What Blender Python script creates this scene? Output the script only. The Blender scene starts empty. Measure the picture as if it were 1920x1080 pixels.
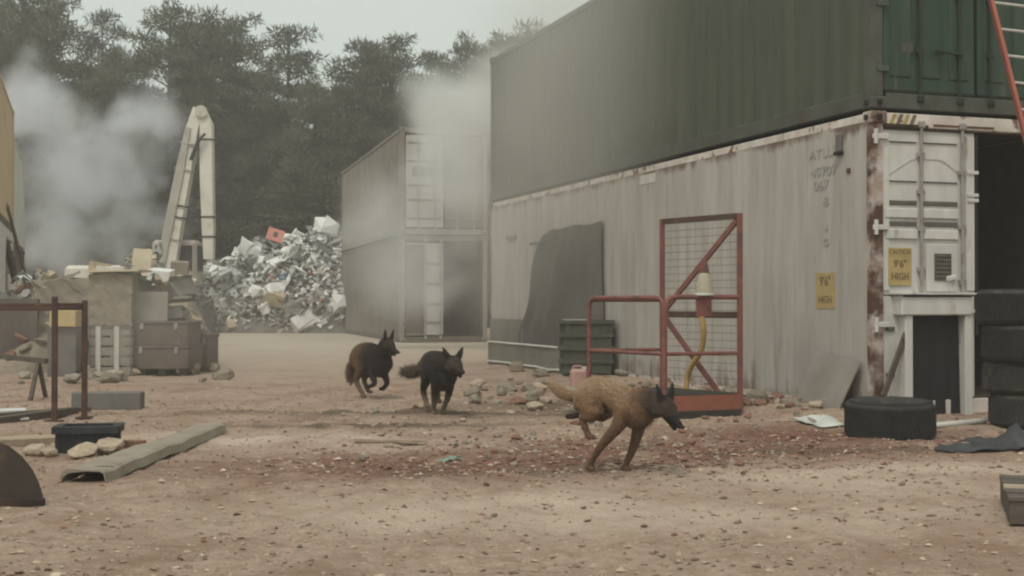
import bpy, math, random
import numpy as np
from mathutils import Vector, Matrix, Euler

random.seed(7)
rng = np.random.default_rng(7)
R = math.radians
scene = bpy.context.scene
col = scene.collection

# ------------------------------------------------------------------ camera, sky, sun, exposure
CAM_H = 1.09
F = 2400.0            # focal length in pixels of the 1920 px wide photograph
HZ = 567.0            # row of the horizon in the photograph
cam_d = bpy.data.cameras.new('camera')
cam_d.sensor_width = 36.0
cam_d.lens = 36.0 * F / 1920.0
cam_d.clip_start = 0.1
cam_d.clip_end = 1000.0
cam = bpy.data.objects.new('camera', cam_d)
cam.location = (0, 0, CAM_H)
cam.rotation_euler = (R(90) + math.atan((HZ - 540.0) / F), 0, 0)
col.objects.link(cam)
scene.camera = cam

world = bpy.data.worlds.new('World')
scene.world = world
world.use_nodes = True
wn, wl = world.node_tree.nodes, world.node_tree.links
wn.clear()
SUN_EL, SUN_AZ = R(58), R(200)
sky = wn.new('ShaderNodeTexSky')
sky.sky_type = 'NISHITA'
sky.sun_disc = False
sky.sun_elevation = SUN_EL
sky.sun_rotation = SUN_AZ
sky.air_density = 1.5
sky.dust_density = 6.0
sky.ozone_density = 1.0
hs = wn.new('ShaderNodeHueSaturation')
hs.inputs['Saturation'].default_value = 0.10
tint = wn.new('ShaderNodeMix')
tint.data_type = 'RGBA'
tint.blend_type = 'MULTIPLY'
tint.inputs['Factor'].default_value = 1.0
tint.inputs['B'].default_value = (1.0, 0.985, 0.945, 1)
bg = wn.new('ShaderNodeBackground')
bg.inputs['Strength'].default_value = 0.15
wo = wn.new('ShaderNodeOutputWorld')
wl.new(sky.outputs['Color'], hs.inputs['Color'])
wl.new(hs.outputs['Color'], tint.inputs['A'])
# an even cloud layer hides most of the clear sky
cloud = wn.new('ShaderNodeMix')
cloud.data_type = 'RGBA'
cloud.inputs['Factor'].default_value = 0.7
cloud.inputs['B'].default_value = (4.00, 4.55, 4.22, 1)
wl.new(tint.outputs['Result'], cloud.inputs['A'])
wl.new(cloud.outputs['Result'], bg.inputs['Color'])
wl.new(bg.outputs['Background'], wo.inputs['Surface'])

sun_d = bpy.data.lights.new('sun', 'SUN')
sun_d.energy = 1.0
sun_d.angle = R(12)
sun_d.color = (1.0, 0.91, 0.82)
sun = bpy.data.objects.new('sun', sun_d)
sd = Vector((math.sin(SUN_AZ) * math.cos(SUN_EL), math.cos(SUN_AZ) * math.cos(SUN_EL), math.sin(SUN_EL)))
sun.rotation_euler = sd.to_track_quat('Z', 'Y').to_euler()
sun.location = sd * 60
col.objects.link(sun)

scene.view_settings.view_transform = 'Standard'
scene.view_settings.look = 'None'
scene.view_settings.gamma = 1.0
scene.view_settings.exposure = 0.20
scene.view_settings.use_curve_mapping = False
scene.render.engine = 'CYCLES'
cy = scene.cycles
cy.use_denoising = True
cy.max_bounces = 6
cy.diffuse_bounces = 3
cy.glossy_bounces = 2
cy.volume_bounces = 2
cy.transparent_max_bounces = 8
cy.volume_step_rate = 2.2
cy.volume_max_steps = 128
cy.filter_width = 2.2

# ------------------------------------------------------------------ helpers
def P(px, py, Y):
    """point of the photograph's pixel (px, py) at distance Y"""
    return Vector(((px - 960) / F * Y, Y, CAM_H - (py - HZ) / F * Y))

def tag(o, label=None, cat=None, group=None, kind=None):
    if label: o['label'] = label
    if cat: o['category'] = cat
    if group: o['group'] = group
    if kind: o['kind'] = kind
    return o

def empty(name, loc=(0, 0, 0), rz=0.0, label=None, cat=None, group=None):
    o = bpy.data.objects.new(name, None)
    o.empty_display_size = 0.2
    o.location = loc
    o.rotation_euler = (0, 0, rz)
    col.objects.link(o)
    return tag(o, label, cat, group)

def link_mesh(name, me, parent=None, loc=None, rot=None, scale=None):
    o = bpy.data.objects.new(name, me)
    col.objects.link(o)
    if parent: o.parent = parent
    if loc is not None: o.location = loc
    if rot is not None: o.rotation_euler = rot
    if scale is not None: o.scale = scale
    return o

class MB:
    def __init__(self):
        self.v, self.f = [], []
    def add(self, vs, fs):
        n = len(self.v)
        self.v += [tuple(p) for p in vs]
        self.f += [tuple(i + n for i in f) for f in fs]
        return self
    def box(self, c, s, rot=None, bev=0.0):
        sx, sy, sz = s[0] / 2, s[1] / 2, s[2] / 2
        m = Matrix.Identity(3) if rot is None else Euler(rot).to_matrix()
        c = Vector(c)
        if bev <= 0:
            p = [(x, y, z) for z in (-sz, sz) for y in (-sy, sy) for x in (-sx, sx)]
            fs = [(0, 2, 3, 1), (4, 5, 7, 6), (0, 1, 5, 4), (2, 6, 7, 3), (0, 4, 6, 2), (1, 3, 7, 5)]
        else:
            b = min(bev, sx * .9, sy * .9, sz * .9)
            p, fs, idx = [], [], {}
            for z in (-1, 1):
                for y in (-1, 1):
                    for x in (-1, 1):
                        for k in range(3):
                            q = [x * (sx - b), y * (sy - b), z * (sz - b)]
                            q[k] = (x * sx, y * sy, z * sz)[k]
                            idx[(x, y, z, k)] = len(p)
                            p.append(tuple(q))
            for k in range(3):
                a, d = [(1, 2), (2, 0), (0, 1)][k]
                for s_ in (-1, 1):
                    loop = []
                    for (ua, ud) in ((-1, -1), (1, -1), (1, 1), (-1, 1)):
                        key = [0, 0, 0]
                        key[k] = s_; key[a] = ua; key[d] = ud
                        loop.append(idx[(key[0], key[1], key[2], k)])
                    fs.append(tuple(loop if s_ > 0 else loop[::-1]))
            for k in range(3):
                a, d = [(1, 2), (2, 0), (0, 1)][k]
                for sa in (-1, 1):
                    for sd_ in (-1, 1):
                        q = []
                        for (s_, kk) in ((-1, a), (1, a), (1, d), (-1, d)):
                            key = [0, 0, 0]
                            key[k] = s_; key[a] = sa; key[d] = sd_
                            q.append(idx[(key[0], key[1], key[2], kk)])
                        fs.append(tuple(q if sa * sd_ < 0 else q[::-1]))
            for z in (-1, 1):
                for y in (-1, 1):
                    for x in (-1, 1):
                        t = [idx[(x, y, z, 0)], idx[(x, y, z, 1)], idx[(x, y, z, 2)]]
                        fs.append(tuple(t if x * y * z > 0 else t[::-1]))
        return self.add([c + m @ Vector(q) for q in p], fs)
    def bar(self, a, b, w, h, up=(0, 0, 1), bev=0.0):
        """box section from a to b"""
        a, b = Vector(a), Vector(b)
        d = (b - a)
        L = d.length
        x = d.normalized()
        u = Vector(up)
        y = u.cross(x)
        if y.length < 1e-4: y = Vector((0, 1, 0)).cross(x)
        y.normalize()
        z = x.cross(y)
        m = Matrix((x, y, z)).transposed()
        return self.box((a + b) / 2, (L, w, h), m.to_euler(), bev)
    def tube(self, pts, r, n=10, cap=True):
        pts = [Vector(p) for p in pts]
        rs = r if isinstance(r, (list, tuple)) else [r] * len(pts)
        vs, fs = [], []
        ref = Vector((0, 0, 1))
        for i, p in enumerate(pts):
            t = (pts[min(i + 1, len(pts) - 1)] - pts[max(i - 1, 0)]).normalized()
            if abs(t.dot(ref)) > .95: ref = Vector((1, 0, 0)) if abs(t.x) < .9 else Vector((0, 1, 0))
            a = t.cross(ref).normalized(); b = a.cross(t)
            ref = b
            for k in range(n):
                w = 2 * math.pi * k / n
                vs.append(p + (a * math.cos(w) + b * math.sin(w)) * rs[i])
        for i in range(len(pts) - 1):
            for k in range(n):
                k2 = (k + 1) % n
                fs.append((i * n + k, i * n + k2, (i + 1) * n + k2, (i + 1) * n + k))
        if cap:
            fs.append(tuple(range(n - 1, -1, -1)))
            fs.append(tuple((len(pts) - 1) * n + k for k in range(n)))
        return self.add(vs, fs)
    def lathe(self, prof, n=32, c=(0, 0, 0), closed=False):
        c = Vector(c)
        vs, fs = [], []
        m = len(prof)
        for k in range(n):
            w = 2 * math.pi * k / n
            for (r, z) in prof:
                vs.append(c + Vector((r * math.cos(w), r * math.sin(w), z)))
        for k in range(n):
            k2 = (k + 1) % n
            for j in range(m if closed else m - 1):
                j2 = (j + 1) % m
                fs.append((k * m + j, k2 * m + j, k2 * m + j2, k * m + j2))
        return self.add(vs, fs)
    def prism(self, poly, d):
        """polygon (3d points) extruded along d"""
        d = Vector(d)
        n = len(poly)
        vs = [Vector(p) for p in poly] + [Vector(p) + d for p in poly]
        fs = [tuple(range(n - 1, -1, -1)), tuple(range(n, 2 * n))]
        for i in range(n):
            j = (i + 1) % n
            fs.append((i, j, n + j, n + i))
        return self.add(vs, fs)
    def mesh(self, name, m=None, smooth=False, angle=None):
        me = bpy.data.meshes.new(name)
        me.from_pydata(self.v, [], self.f)
        me.update()
        if m: me.materials.append(m)
        if smooth:
            me.shade_smooth()
            if angle: me.set_sharp_from_angle(angle=R(angle))
        return me
    def build(self, name, m=None, parent=None, smooth=False, angle=None, **k):
        return link_mesh(name, self.mesh(name, m, smooth, angle), parent, **k)

def bend(pts, r, n=5):
    """round the inner corners of a polyline"""
    pts = [Vector(p) for p in pts]
    out = [pts[0]]
    for i in range(1, len(pts) - 1):
        a, b, c = pts[i - 1], pts[i], pts[i + 1]
        d1 = (a - b).normalized(); d2 = (c - b).normalized()
        rr = min(r, (a - b).length * .45, (c - b).length * .45)
        p1, p2 = b + d1 * rr, b + d2 * rr
        for k in range(n + 1):
            t = k / n
            out.append(p1 * (1 - t) ** 2 + b * 2 * t * (1 - t) + p2 * t * t)
    out.append(pts[-1])
    return out

# ------------------------------------------------------------------ materials
MATS = {}
def lin(c):
    return tuple(((x / 12.92) if x <= .04045 else ((x + .055) / 1.055) ** 2.4) for x in c)

def mat(name, c1, c2=None, rough=.8, scale=3.0, detail=6.0, stretch=(1, 1, 1), metal=0.0,
        bump=0.0, bscale=None, lo=.35, hi=.65, spec=.3, c3=None, s3=1.2, lo3=.56, hi3=.66, space='Object'):
    """paint / earth / metal: two tones mixed by noise, an optional third (rust, dirt) in patches"""
    m = bpy.data.materials.new(name)
    m.use_nodes = True
    n, l = m.node_tree.nodes, m.node_tree.links
    b = n['Principled BSDF']
    b.inputs['Roughness'].default_value = rough
    b.inputs['Metallic'].default_value = metal
    b.inputs['Specular IOR Level'].default_value = spec
    tc = n.new('ShaderNodeTexCoord')
    mp = n.new('ShaderNodeMapping')
    mp.inputs['Scale'].default_value = stretch
    oi = n.new('ShaderNodeObjectInfo')
    off = n.new('ShaderNodeVectorMath'); off.operation = 'SCALE'
    off.inputs[0].default_value = (37.0, 19.0, 53.0)
    l.new(oi.outputs['Random'], off.inputs['Scale'])
    l.new(tc.outputs[space], mp.inputs['Vector'])
    if space == 'Object':
        l.new(off.outputs['Vector'], mp.inputs['Location'])
    def noise(sc, dt, lo_, hi_, vec):
        t = n.new('ShaderNodeTexNoise')
        t.inputs['Scale'].default_value = sc
        t.inputs['Detail'].default_value = dt
        t.inputs['Roughness'].default_value = .62
        l.new(vec, t.inputs['Vector'])
        r = n.new('ShaderNodeMapRange')
        r.inputs['From Min'].default_value = lo_
        r.inputs['From Max'].default_value = hi_
        l.new(t.outputs['Fac'], r.inputs['Value'])
        return t, r.outputs['Result']
    def mix(fac, a, c):
        x = n.new('ShaderNodeMix'); x.data_type = 'RGBA'
        l.new(fac, x.inputs['Factor'])
        if isinstance(a, tuple): x.inputs['A'].default_value = (*a, 1)
        else: l.new(a, x.inputs['A'])
        if isinstance(c, tuple): x.inputs['B'].default_value = (*c, 1)
        else: l.new(c, x.inputs['B'])
        return x.outputs['Result']
    c2 = c2 or tuple(x * .7 for x in c1)
    t1, f1 = noise(scale, detail, lo, hi, mp.outputs['Vector'])
    out = mix(f1, c1, c2)
    if c3:
        t3, f3 = noise(s3, 8, lo3, hi3, mp.outputs['Vector'])
        out = mix(f3, out, c3)
    l.new(out, b.inputs['Base Color'])
    if bump > 0:
        tb = n.new('ShaderNodeTexNoise')
        tb.inputs['Scale'].default_value = bscale or scale * 6
        tb.inputs['Detail'].default_value = 8
        l.new(mp.outputs['Vector'], tb.inputs['Vector'])
        bp = n.new('ShaderNodeBump')
        bp.inputs['Strength'].default_value = bump
        bp.inputs['Distance'].default_value = .02
        l.new(tb.outputs['Fac'], bp.inputs['Height'])
        l.new(bp.outputs['Normal'], b.inputs['Normal'])
    m['out'] = 1
    MATS[name] = m
    m_out[name] = (n, l, b, out, tc, mix, noise)
    return m
m_out = {}

def attr_mat(name, rough=.9, bump=0.0, var=.25, vscale=30):
    """base colour from the mesh's own colour attribute, varied a little by noise"""
    m = bpy.data.materials.new(name)
    m.use_nodes = True
    n, l = m.node_tree.nodes, m.node_tree.links
    b = n['Principled BSDF']
    b.inputs['Roughness'].default_value = rough
    b.inputs['Specular IOR Level'].default_value = .2
    a = n.new('ShaderNodeAttribute'); a.attribute_name = 'tone'
    tc = n.new('ShaderNodeTexCoord')
    t = n.new('ShaderNodeTexNoise'); t.inputs['Scale'].default_value = vscale; t.inputs['Detail'].default_value = 5
    l.new(tc.outputs['Object'], t.inputs['Vector'])
    r = n.new('ShaderNodeMapRange')
    r.inputs['From Min'].default_value = .3; r.inputs['From Max'].default_value = .7
    r.inputs['To Min'].default_value = 1 - var; r.inputs['To Max'].default_value = 1 + var
    l.new(t.outputs['Fac'], r.inputs['Value'])
    x = n.new('ShaderNodeVectorMath'); x.operation = 'SCALE'
    l.new(a.outputs['Color'], x.inputs[0]); l.new(r.outputs['Result'], x.inputs['Scale'])
    l.new(x.outputs['Vector'], b.inputs['Base Color'])
    if bump:
        bp = n.new('ShaderNodeBump'); bp.inputs['Strength'].default_value = bump; bp.inputs['Distance'].default_value = .02
        l.new(t.outputs['Fac'], bp.inputs['Height']); l.new(bp.outputs['Normal'], b.inputs['Normal'])
    MATS[name] = m
    return m

def set_tone(me, cols):
    """cols: one rgb per vertex"""
    a = me.color_attributes.new('tone', 'FLOAT_COLOR', 'POINT')
    c = np.ones((len(me.vertices), 4), np.float32)
    c[:, :3] = cols
    a.data.foreach_set('color', c.ravel())

RUST = (.085, .04, .024)
RUST2 = (.16, .075, .045)

def weather(m, L, H, W, edge=(.0, .0, 1.0), amount=1.0, rust=RUST2):
    """rust that creeps from the top and bottom rails and runs down the panel in streaks;
    reads the container's own coordinates (x width, y length, z height)"""
    n, l, b, out, tc, mix, noise = m_out[m]
    geo = tc.outputs['Object']
    sep = n.new('ShaderNodeSeparateXYZ'); l.new(geo, sep.inputs['Vector'])
    def mr(v, a, c, d, e):
        r = n.new('ShaderNodeMapRange')
        r.inputs['From Min'].default_value = a; r.inputs['From Max'].default_value = c
        r.inputs['To Min'].default_value = d; r.inputs['To Max'].default_value = e
        l.new(v, r.inputs['Value']); return r.outputs['Result']
    def mt(op, a, c):
        x = n.new('ShaderNodeMath'); x.operation = op
        for i, q in enumerate((a, c)):
            if isinstance(q, (int, float)): x.inputs[i].default_value = q
            else: l.new(q, x.inputs[i])
        return x.outputs['Value']
    lowband = mr(sep.outputs['Z'], .05, .75, .20, .0)
    topband = mr(sep.outputs['Z'], H - .55, H - .08, .0, .10)
    mp = n.new('ShaderNodeMapping'); mp.inputs['Scale'].default_value = (7, 7, .55)
    l.new(geo, mp.inputs['Vector'])
    t, f = noise(1.0, 6, 0.0, 1.0, mp.outputs['Vector'])
    mp2 = n.new('ShaderNodeMapping'); mp2.inputs['Scale'].default_value = (1.6, 1.6, 1.6)
    l.new(geo, mp2.inputs['Vector'])
    t2, f2 = noise(1.3, 8, 0.0, 1.0, mp2.outputs['Vector'])
    lip = mr(sep.outputs['Z'], H - .22, H - .10, 0, .16)
    topband = mt('ADD', topband, lip)
    s = mt('ADD', mt('ADD', mt('MULTIPLY', f, .5), mt('MULTIPLY', f2, .5)), mt('ADD', lowband, topband))
    fac = mr(s, .64 / amount, .78 / amount, 0, .85)
    r1 = mix(f2, rust, tuple(x * .5 for x in rust))
    o2 = mix(fac, out, r1)
    # grey dust washed down from the roof
    grime = mr(f, .5, .72, 0, .22)
    o3 = mix(grime, o2, (.20, .185, .155))
    l.new(o3, b.inputs['Base Color'])

mat('white_paint', (.455, .428, .385), (.345, .322, .288), rough=.6, scale=1.6, stretch=(3, 3, .5), bump=.05, bscale=9)
weather('white_paint', 12.2, 2.9, 2.44, amount=1.0)
mat('door_white', (.60, .585, .54), (.50, .49, .45), rough=.55, scale=2.2, stretch=(3, 3, .8), bump=.05, bscale=9, c3=(.30, .24, .19), s3=3.0, lo3=.60, hi3=.74)
mat('rail_white', (.66, .61, .56), (.50, .43, .38), rough=.6, scale=4, c3=RUST2, s3=5, lo3=.54, hi3=.62)
mat('rusty_white', (.50, .45, .41), (.34, .25, .20), rough=.8, scale=5, c3=RUST, s3=3.2, lo3=.40, hi3=.54, bump=.2, bscale=30)
mat('rust', RUST2, RUST, rough=.9, scale=7, bump=.3, bscale=40)
mat('dark_rust', (.06, .038, .028), (.03, .02, .017), rough=.9, scale=9, bump=.2)
mat('green_paint', (.040, .070, .048), (.028, .050, .036), rough=.55, scale=1.5, stretch=(4, 4, .5), bump=.04, c3=(.085, .080, .060), s3=2.4, lo3=.60, hi3=.72)
mat('green_side', (.075, .082, .058), (.056, .064, .046), rough=.65, scale=1.4, stretch=(4, 4, .4), bump=.04, c3=(.095, .09, .065), s3=1.6, lo3=.58, hi3=.72)
mat('green_rail', (.085, .09, .075), (.06, .063, .052), rough=.7, scale=4, c3=RUST, s3=4, lo3=.62, hi3=.72)
mat('grey_paint', (.235, .215, .18), (.165, .15, .125), rough=.7, scale=1.2, stretch=(3, 3, .5), c3=(.16, .11, .08), s3=1.3, lo3=.58, hi3=.7)
mat('brown_paint', (.13, .105, .088), (.085, .07, .06), rough=.8, scale=1.4, stretch=(3, 3, .6))
mat('pale_paint', (.58, .565, .515), (.46, .445, .405), rough=.7, scale=1.5, stretch=(3, 3, .6), c3=(.3, .24, .19), s3=2, lo3=.6, hi3=.75)
mat('dull_door', (.40, .385, .345), (.32, .305, .27), rough=.7, scale=2, stretch=(3, 3, .6))
mat('tan_paint', (.55, .42, .27), (.46, .345, .22), rough=.7, scale=1.4, stretch=(3, 3, .6), c3=(.30, .18, .10), s3=2, lo3=.60, hi3=.74)
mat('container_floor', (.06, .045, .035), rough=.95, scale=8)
mat('steel_rod', (.36, .345, .33), (.24, .21, .19), rough=.6, scale=8, metal=.2, c3=RUST, s3=9, lo3=.6, hi3=.7)
mat('green_rod', (.026, .038, .028), (.02, .025, .02), rough=.6, scale=8)
mat('seal', (.02, .018, .017), rough=.8, scale=10)
mat('black_flap', (.016, .016, .018), (.011, .011, .013), rough=.75, scale=4, stretch=(2, 2, .4))
mat('sign_yellow', (.45, .33, .14), (.38, .28, .12), rough=.6, scale=7, c3=(.38, .28, .15), s3=5, lo3=.6, hi3=.75)
mat('sign_ink', (.13, .09, .05), (.20, .14, .07), rough=.7, scale=20)
mat('faded_ink', (.29, .275, .25), (.37, .36, .33), rough=.7, scale=14, lo=.4, hi=.6)
mat('hazard_yellow', (.42, .34, .10), (.30, .22, .08), rough=.7, scale=12)
mat('vent_grey', (.13, .115, .10), (.09, .08, .07), rough=.8, scale=12)
mat('red_paint', (.225, .082, .066), (.165, .062, .052), rough=.5, scale=5, c3=(.10, .055, .045), s3=7, lo3=.52, hi3=.66, bump=.1)
mat('red_kick', (.29, .10, .063), (.22, .078, .052), rough=.55, scale=4, c3=(.22, .08, .05), s3=6, lo3=.56, hi3=.68)
mat('ladder_red', (.38, .12, .085), (.31, .095, .07), rough=.5, scale=5)
mat('aluminium', (.62, .60, .55), (.50, .48, .44), rough=.45, scale=8, metal=.3)
mat('wire', (.21, .17, .15), (.15, .10, .085), rough=.7, scale=9)
mat('cream_plastic', (.40, .37, .26), (.34, .31, .22), rough=.5, scale=5)
mat('yellow_hose', (.42, .28, .09), (.34, .22, .08), rough=.6, scale=6)
mat('tyre', (.016, .015, .014), (.028, .026, .024), rough=.85, scale=6, c3=(.085, .074, .060), s3=4, lo3=.60, hi3=.75, bump=.15, bscale=40)
mat('tyre_dusty', (.05, .045, .040), (.032, .029, .027), rough=.9, scale=5, c3=(.13, .11, .09), s3=4, lo3=.56, hi3=.75, bump=.15, bscale=40)
mat('rubber_sheet', (.030, .031, .034), (.06, .06, .063), rough=.6, scale=4)
mat('plastic_sheet', (.60, .62, .56), (.42, .43, .39), rough=.4, scale=5)
mat('crate_green', (.10, .105, .085), (.075, .08, .065), rough=.7, scale=4)
mat('crate_black', (.018, .019, .022), (.035, .036, .04), rough=.6, scale=6)
mat('pink_plastic', (.45, .28, .24), (.38, .23, .20), rough=.5, scale=4)
mat('tarp', (.115, .108, .097), (.145, .138, .125), rough=.9, scale=1.5, detail=4)
mat('pool_panel', (.20, .195, .16), (.15, .15, .125), rough=.8, scale=2, stretch=(1, 1, .5))
mat('pale_pipe', (.60, .59, .54), (.48, .47, .43), rough=.6, scale=6)
mat('frame_brown', (.095, .050, .038), (.055, .033, .027), rough=.75, scale=8, c3=(.17, .075, .05), s3=6, lo3=.58, hi3=.68)
mat('timber', (.40, .315, .225), (.29, .225, .16), rough=.9, scale=3, stretch=(1, 8, 8), bump=.2)
mat('old_timber', (.13, .105, .085), (.075, .06, .05), rough=.95, scale=3, stretch=(1, 8, 8), bump=.3)
mat('channel_steel', (.30, .255, .20), (.235, .195, .15), rough=.8, scale=3, c3=(.18, .11, .075), s3=3, lo3=.6, hi3=.75)
mat('bucket_steel', (.055, .042, .034), (.032, .026, .022), rough=.75, scale=4, c3=(.10, .065, .045), s3=5, lo3=.55, hi3=.7)
mat('concrete', (.31, .27, .215), (.24, .205, .16), rough=.95, scale=4, bump=.3, bscale=30)
mat('dark_concrete', (.17, .16, .145), (.12, .115, .105), rough=.95, scale=4, bump=.3, bscale=30)
mat('stone_tan', (.48, .39, .29), (.34, .27, .20), rough=.95, scale=6, bump=.5, bscale=25)
mat('stone_grey', (.28, .235, .18), (.195, .165, .128), rough=.95, scale=6, bump=.5, bscale=25)
mat('brick', (.25, .13, .09), (.19, .10, .07), rough=.95, scale=8, bump=.4, bscale=40, c3=(.42, .34, .27), s3=6, lo3=.58, hi3=.7)
mat('cream_board', (.60, .52, .38), (.50, .43, .31), rough=.85, scale=3)
mat('grey_board', (.27, .25, .21), (.225, .205, .17), rough=.85, scale=2)
mat('chest_brown', (.135, .10, .08), (.095, .072, .06), rough=.8, scale=3, c3=(.2, .16, .13), s3=3, lo3=.6, hi3=.7)
mat('yellow_box', (.50, .39, .18), (.42, .32, .15), rough=.7, scale=4)
mat('digger_white', (.66, .62, .54), (.55, .51, .44), rough=.5, scale=2, c3=(.36, .29, .22), s3=2, lo3=.6, hi3=.72)
mat('digger_grey', (.42, .39, .34), (.34, .31, .27), rough=.6, scale=2)
mat('chrome', (.5, .49, .47), rough=.3, scale=4, metal=.8)
mat('digger_dark', (.04, .036, .032), rough=.8, scale=4)
mat('scrap_white', (.78, .78, .74), (.60, .60, .56), rough=.6, scale=2)
mat('scrap_grey', (.34, .335, .31), (.22, .215, .20), rough=.7, scale=3)
mat('scrap_dark', (.10, .095, .085), (.17, .155, .135), rough=.8, scale=3)
mat('scrap_tan', (.50, .42, .30), (.36, .29, .20), rough=.8, scale=3)
mat('scrap_pink', (.56, .23, .18), (.48, .20, .16), rough=.7, scale=2)
mat('bark', (.075, .058, .045), (.04, .032, .026), rough=.95, scale=6, stretch=(4, 4, .8), bump=.4)
mat('eye', (.012, .009, .007), rough=.15, scale=5, spec=.6)
mat('nose', (.012, .011, .011), rough=.4, scale=20, bump=.2)
mat('pad', (.40, .365, .30), (.33, .30, .245), rough=.95, scale=.9, bump=.2, bscale=20)
attr_mat('fur', .75, 0.12, .12, 60)
attr_mat('gravel', .95, 0, .2, 60)

# pine foliage
def foliage(name, a, b_):
    m = bpy.data.materials.new(name); m.use_nodes = True
    n, l = m.node_tree.nodes, m.node_tree.links
    b = n['Principled BSDF']; b.inputs['Roughness'].default_value = .75
    b.inputs['Specular IOR Level'].default_value = .15
    tc = n.new('ShaderNodeTexCoord')
    t = n.new('ShaderNodeTexNoise'); t.inputs['Scale'].default_value = .55; t.inputs['Detail'].default_value = 6
    l.new(tc.outputs['Object'], t.inputs['Vector'])
    r = n.new('ShaderNodeMapRange'); r.inputs['From Min'].default_value = .35; r.inputs['From Max'].default_value = .65
    l.new(t.outputs['Fac'], r.inputs['Value'])
    x = n.new('ShaderNodeMix'); x.data_type = 'RGBA'
    x.inputs['A'].default_value = (*a, 1); x.inputs['B'].default_value = (*b_, 1)
    l.new(r.outputs['Result'], x.inputs['Factor'])
    l.new(x.outputs['Result'], b.inputs['Base Color'])
    MATS[name] = m
foliage('needles', (.070, .074, .047), (.115, .113, .074))
foliage('needles_dark', (.055, .060, .041), (.090, .090, .060))

# ------------------------------------------------------------------ ground
def vnoise(x, y, s, seed):
    g = np.random.default_rng(seed).random((64, 64))
    u = x * s; v = y * s
    i = np.floor(u).astype(int); j = np.floor(v).astype(int)
    fu = u - i; fv = v - j
    fu = fu * fu * (3 - 2 * fu); fv = fv * fv * (3 - 2 * fv)
    a = g[i % 64, j % 64]; b = g[(i + 1) % 64, j % 64]; c = g[i % 64, (j + 1) % 64]; d = g[(i + 1) % 64, (j + 1) % 64]
    return (a * (1 - fu) + b * fu) * (1 - fv) + (c * (1 - fu) + d * fu) * fv - .5

def gz_np(x, y):
    x = np.asarray(x, float); y = np.asarray(y, float)
    near = np.clip((26 - y) / 10, 0, 1) * np.clip((16 - np.abs(x)) / 6, 0, 1)
    z = .05 * vnoise(x, y, .45, 1) + .035 * vnoise(x, y, 1.3, 2) + .034 * vnoise(x, y, 4.1, 3) + .022 * vnoise(x, y, 9.7, 4) + .010 * vnoise(x, y, 19., 5)
    # loose rubble banked up against the long container's foot
    s = (x - 3.39) * .948 + (y - 12.04) * .319
    t = -(x - 3.39) * .319 + (y - 12.04) * .948
    bank = np.exp(-((s + .35) / .55) ** 2) * np.clip((t + .8) / .8, 0, 1) * np.clip((12.5 - t) / 2, 0, 1)
    z = z * near + bank * (.06 + .10 * (vnoise(x, y, 2.3, 9) + .2))
    return z
def gz(x, y):
    return float(gz_np(np.array([x]), np.array([y]))[0])
def G(px, py):
    Y = CAM_H * F / (py - HZ)
    X = (px - 960) / F * Y
    return Vector((X, Y, gz(X, Y)))

def axis(lo, hi, near_lo, near_hi, step, far):
    a = list(np.arange(near_lo, near_hi + 1e-6, step))
    s, v = step, near_hi
    while v < hi:
        s = min(s * 1.18, far); v += s; a.append(min(v, hi))
    s, v = step, near_lo
    pre = []
    while v > lo:
        s = min(s * 1.18, far); v -= s; pre.append(max(v, lo))
    return np.array(pre[::-1] + a)
gx = axis(-110, 110, -6.5, 6.5, .05, 12)
gy = axis(-30, 110, 3.5, 17.0, .05, 12)
XX, YY = np.meshgrid(gx, gy)
ZZ = gz_np(XX, YY)
nv = np.stack([XX.ravel(), YY.ravel(), ZZ.ravel()], 1)
nx_, ny_ = len(gx), len(gy)
ii = np.arange((ny_ - 1) * nx_).reshape(ny_ - 1, nx_)[:, :-1].ravel()
faces = np.stack([ii, ii + 1, ii + nx_ + 1, ii + nx_], 1)
gme = bpy.data.meshes.new('ground')
gme.from_pydata(nv.tolist(), [], faces.tolist())
gme.update(); gme.shade_smooth()

gm = bpy.data.materials.new('dirt'); gm.use_nodes = True
n, l = gm.node_tree.nodes, gm.node_tree.links
b = n['Principled BSDF']; b.inputs['Roughness'].default_value = .97; b.inputs['Specular IOR Level'].default_value = .1
tc = n.new('ShaderNodeTexCoord')
def nz(sc, dt, lo, hi, ro=.6, st=(1, 1, 1), loc=(0, 0, 0)):
    mp = n.new('ShaderNodeMapping'); mp.inputs['Scale'].default_value = st; mp.inputs['Location'].default_value = loc
    l.new(tc.outputs['Object'], mp.inputs['Vector'])
    t = n.new('ShaderNodeTexNoise'); t.inputs['Scale'].default_value = sc; t.inputs['Detail'].default_value = dt
    t.inputs['Roughness'].default_value = ro
    l.new(mp.outputs['Vector'], t.inputs['Vector'])
    r = n.new('ShaderNodeMapRange'); r.inputs['From Min'].default_value = lo; r.inputs['From Max'].default_value = hi
    l.new(t.outputs['Fac'], r.inputs['Value']); return r.outputs['Result']
def mixc(f, a, c):
    x = n.new('ShaderNodeMix'); x.data_type = 'RGBA'; l.new(f, x.inputs['Factor'])
    for k, q in (('A', a), ('B', c)):
        if isinstance(q, tuple): x.inputs[k].default_value = (*q, 1)
        else: l.new(q, x.inputs[k])
    return x.outputs['Result']
def mth(op, a, c):
    x = n.new('ShaderNodeMath'); x.operation = op
    for i, q in enumerate((a, c)):
        if isinstance(q, (int, float)): x.inputs[i].default_value = q
        else: l.new(q, x.inputs[i])
    return x.outputs['Value']
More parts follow.
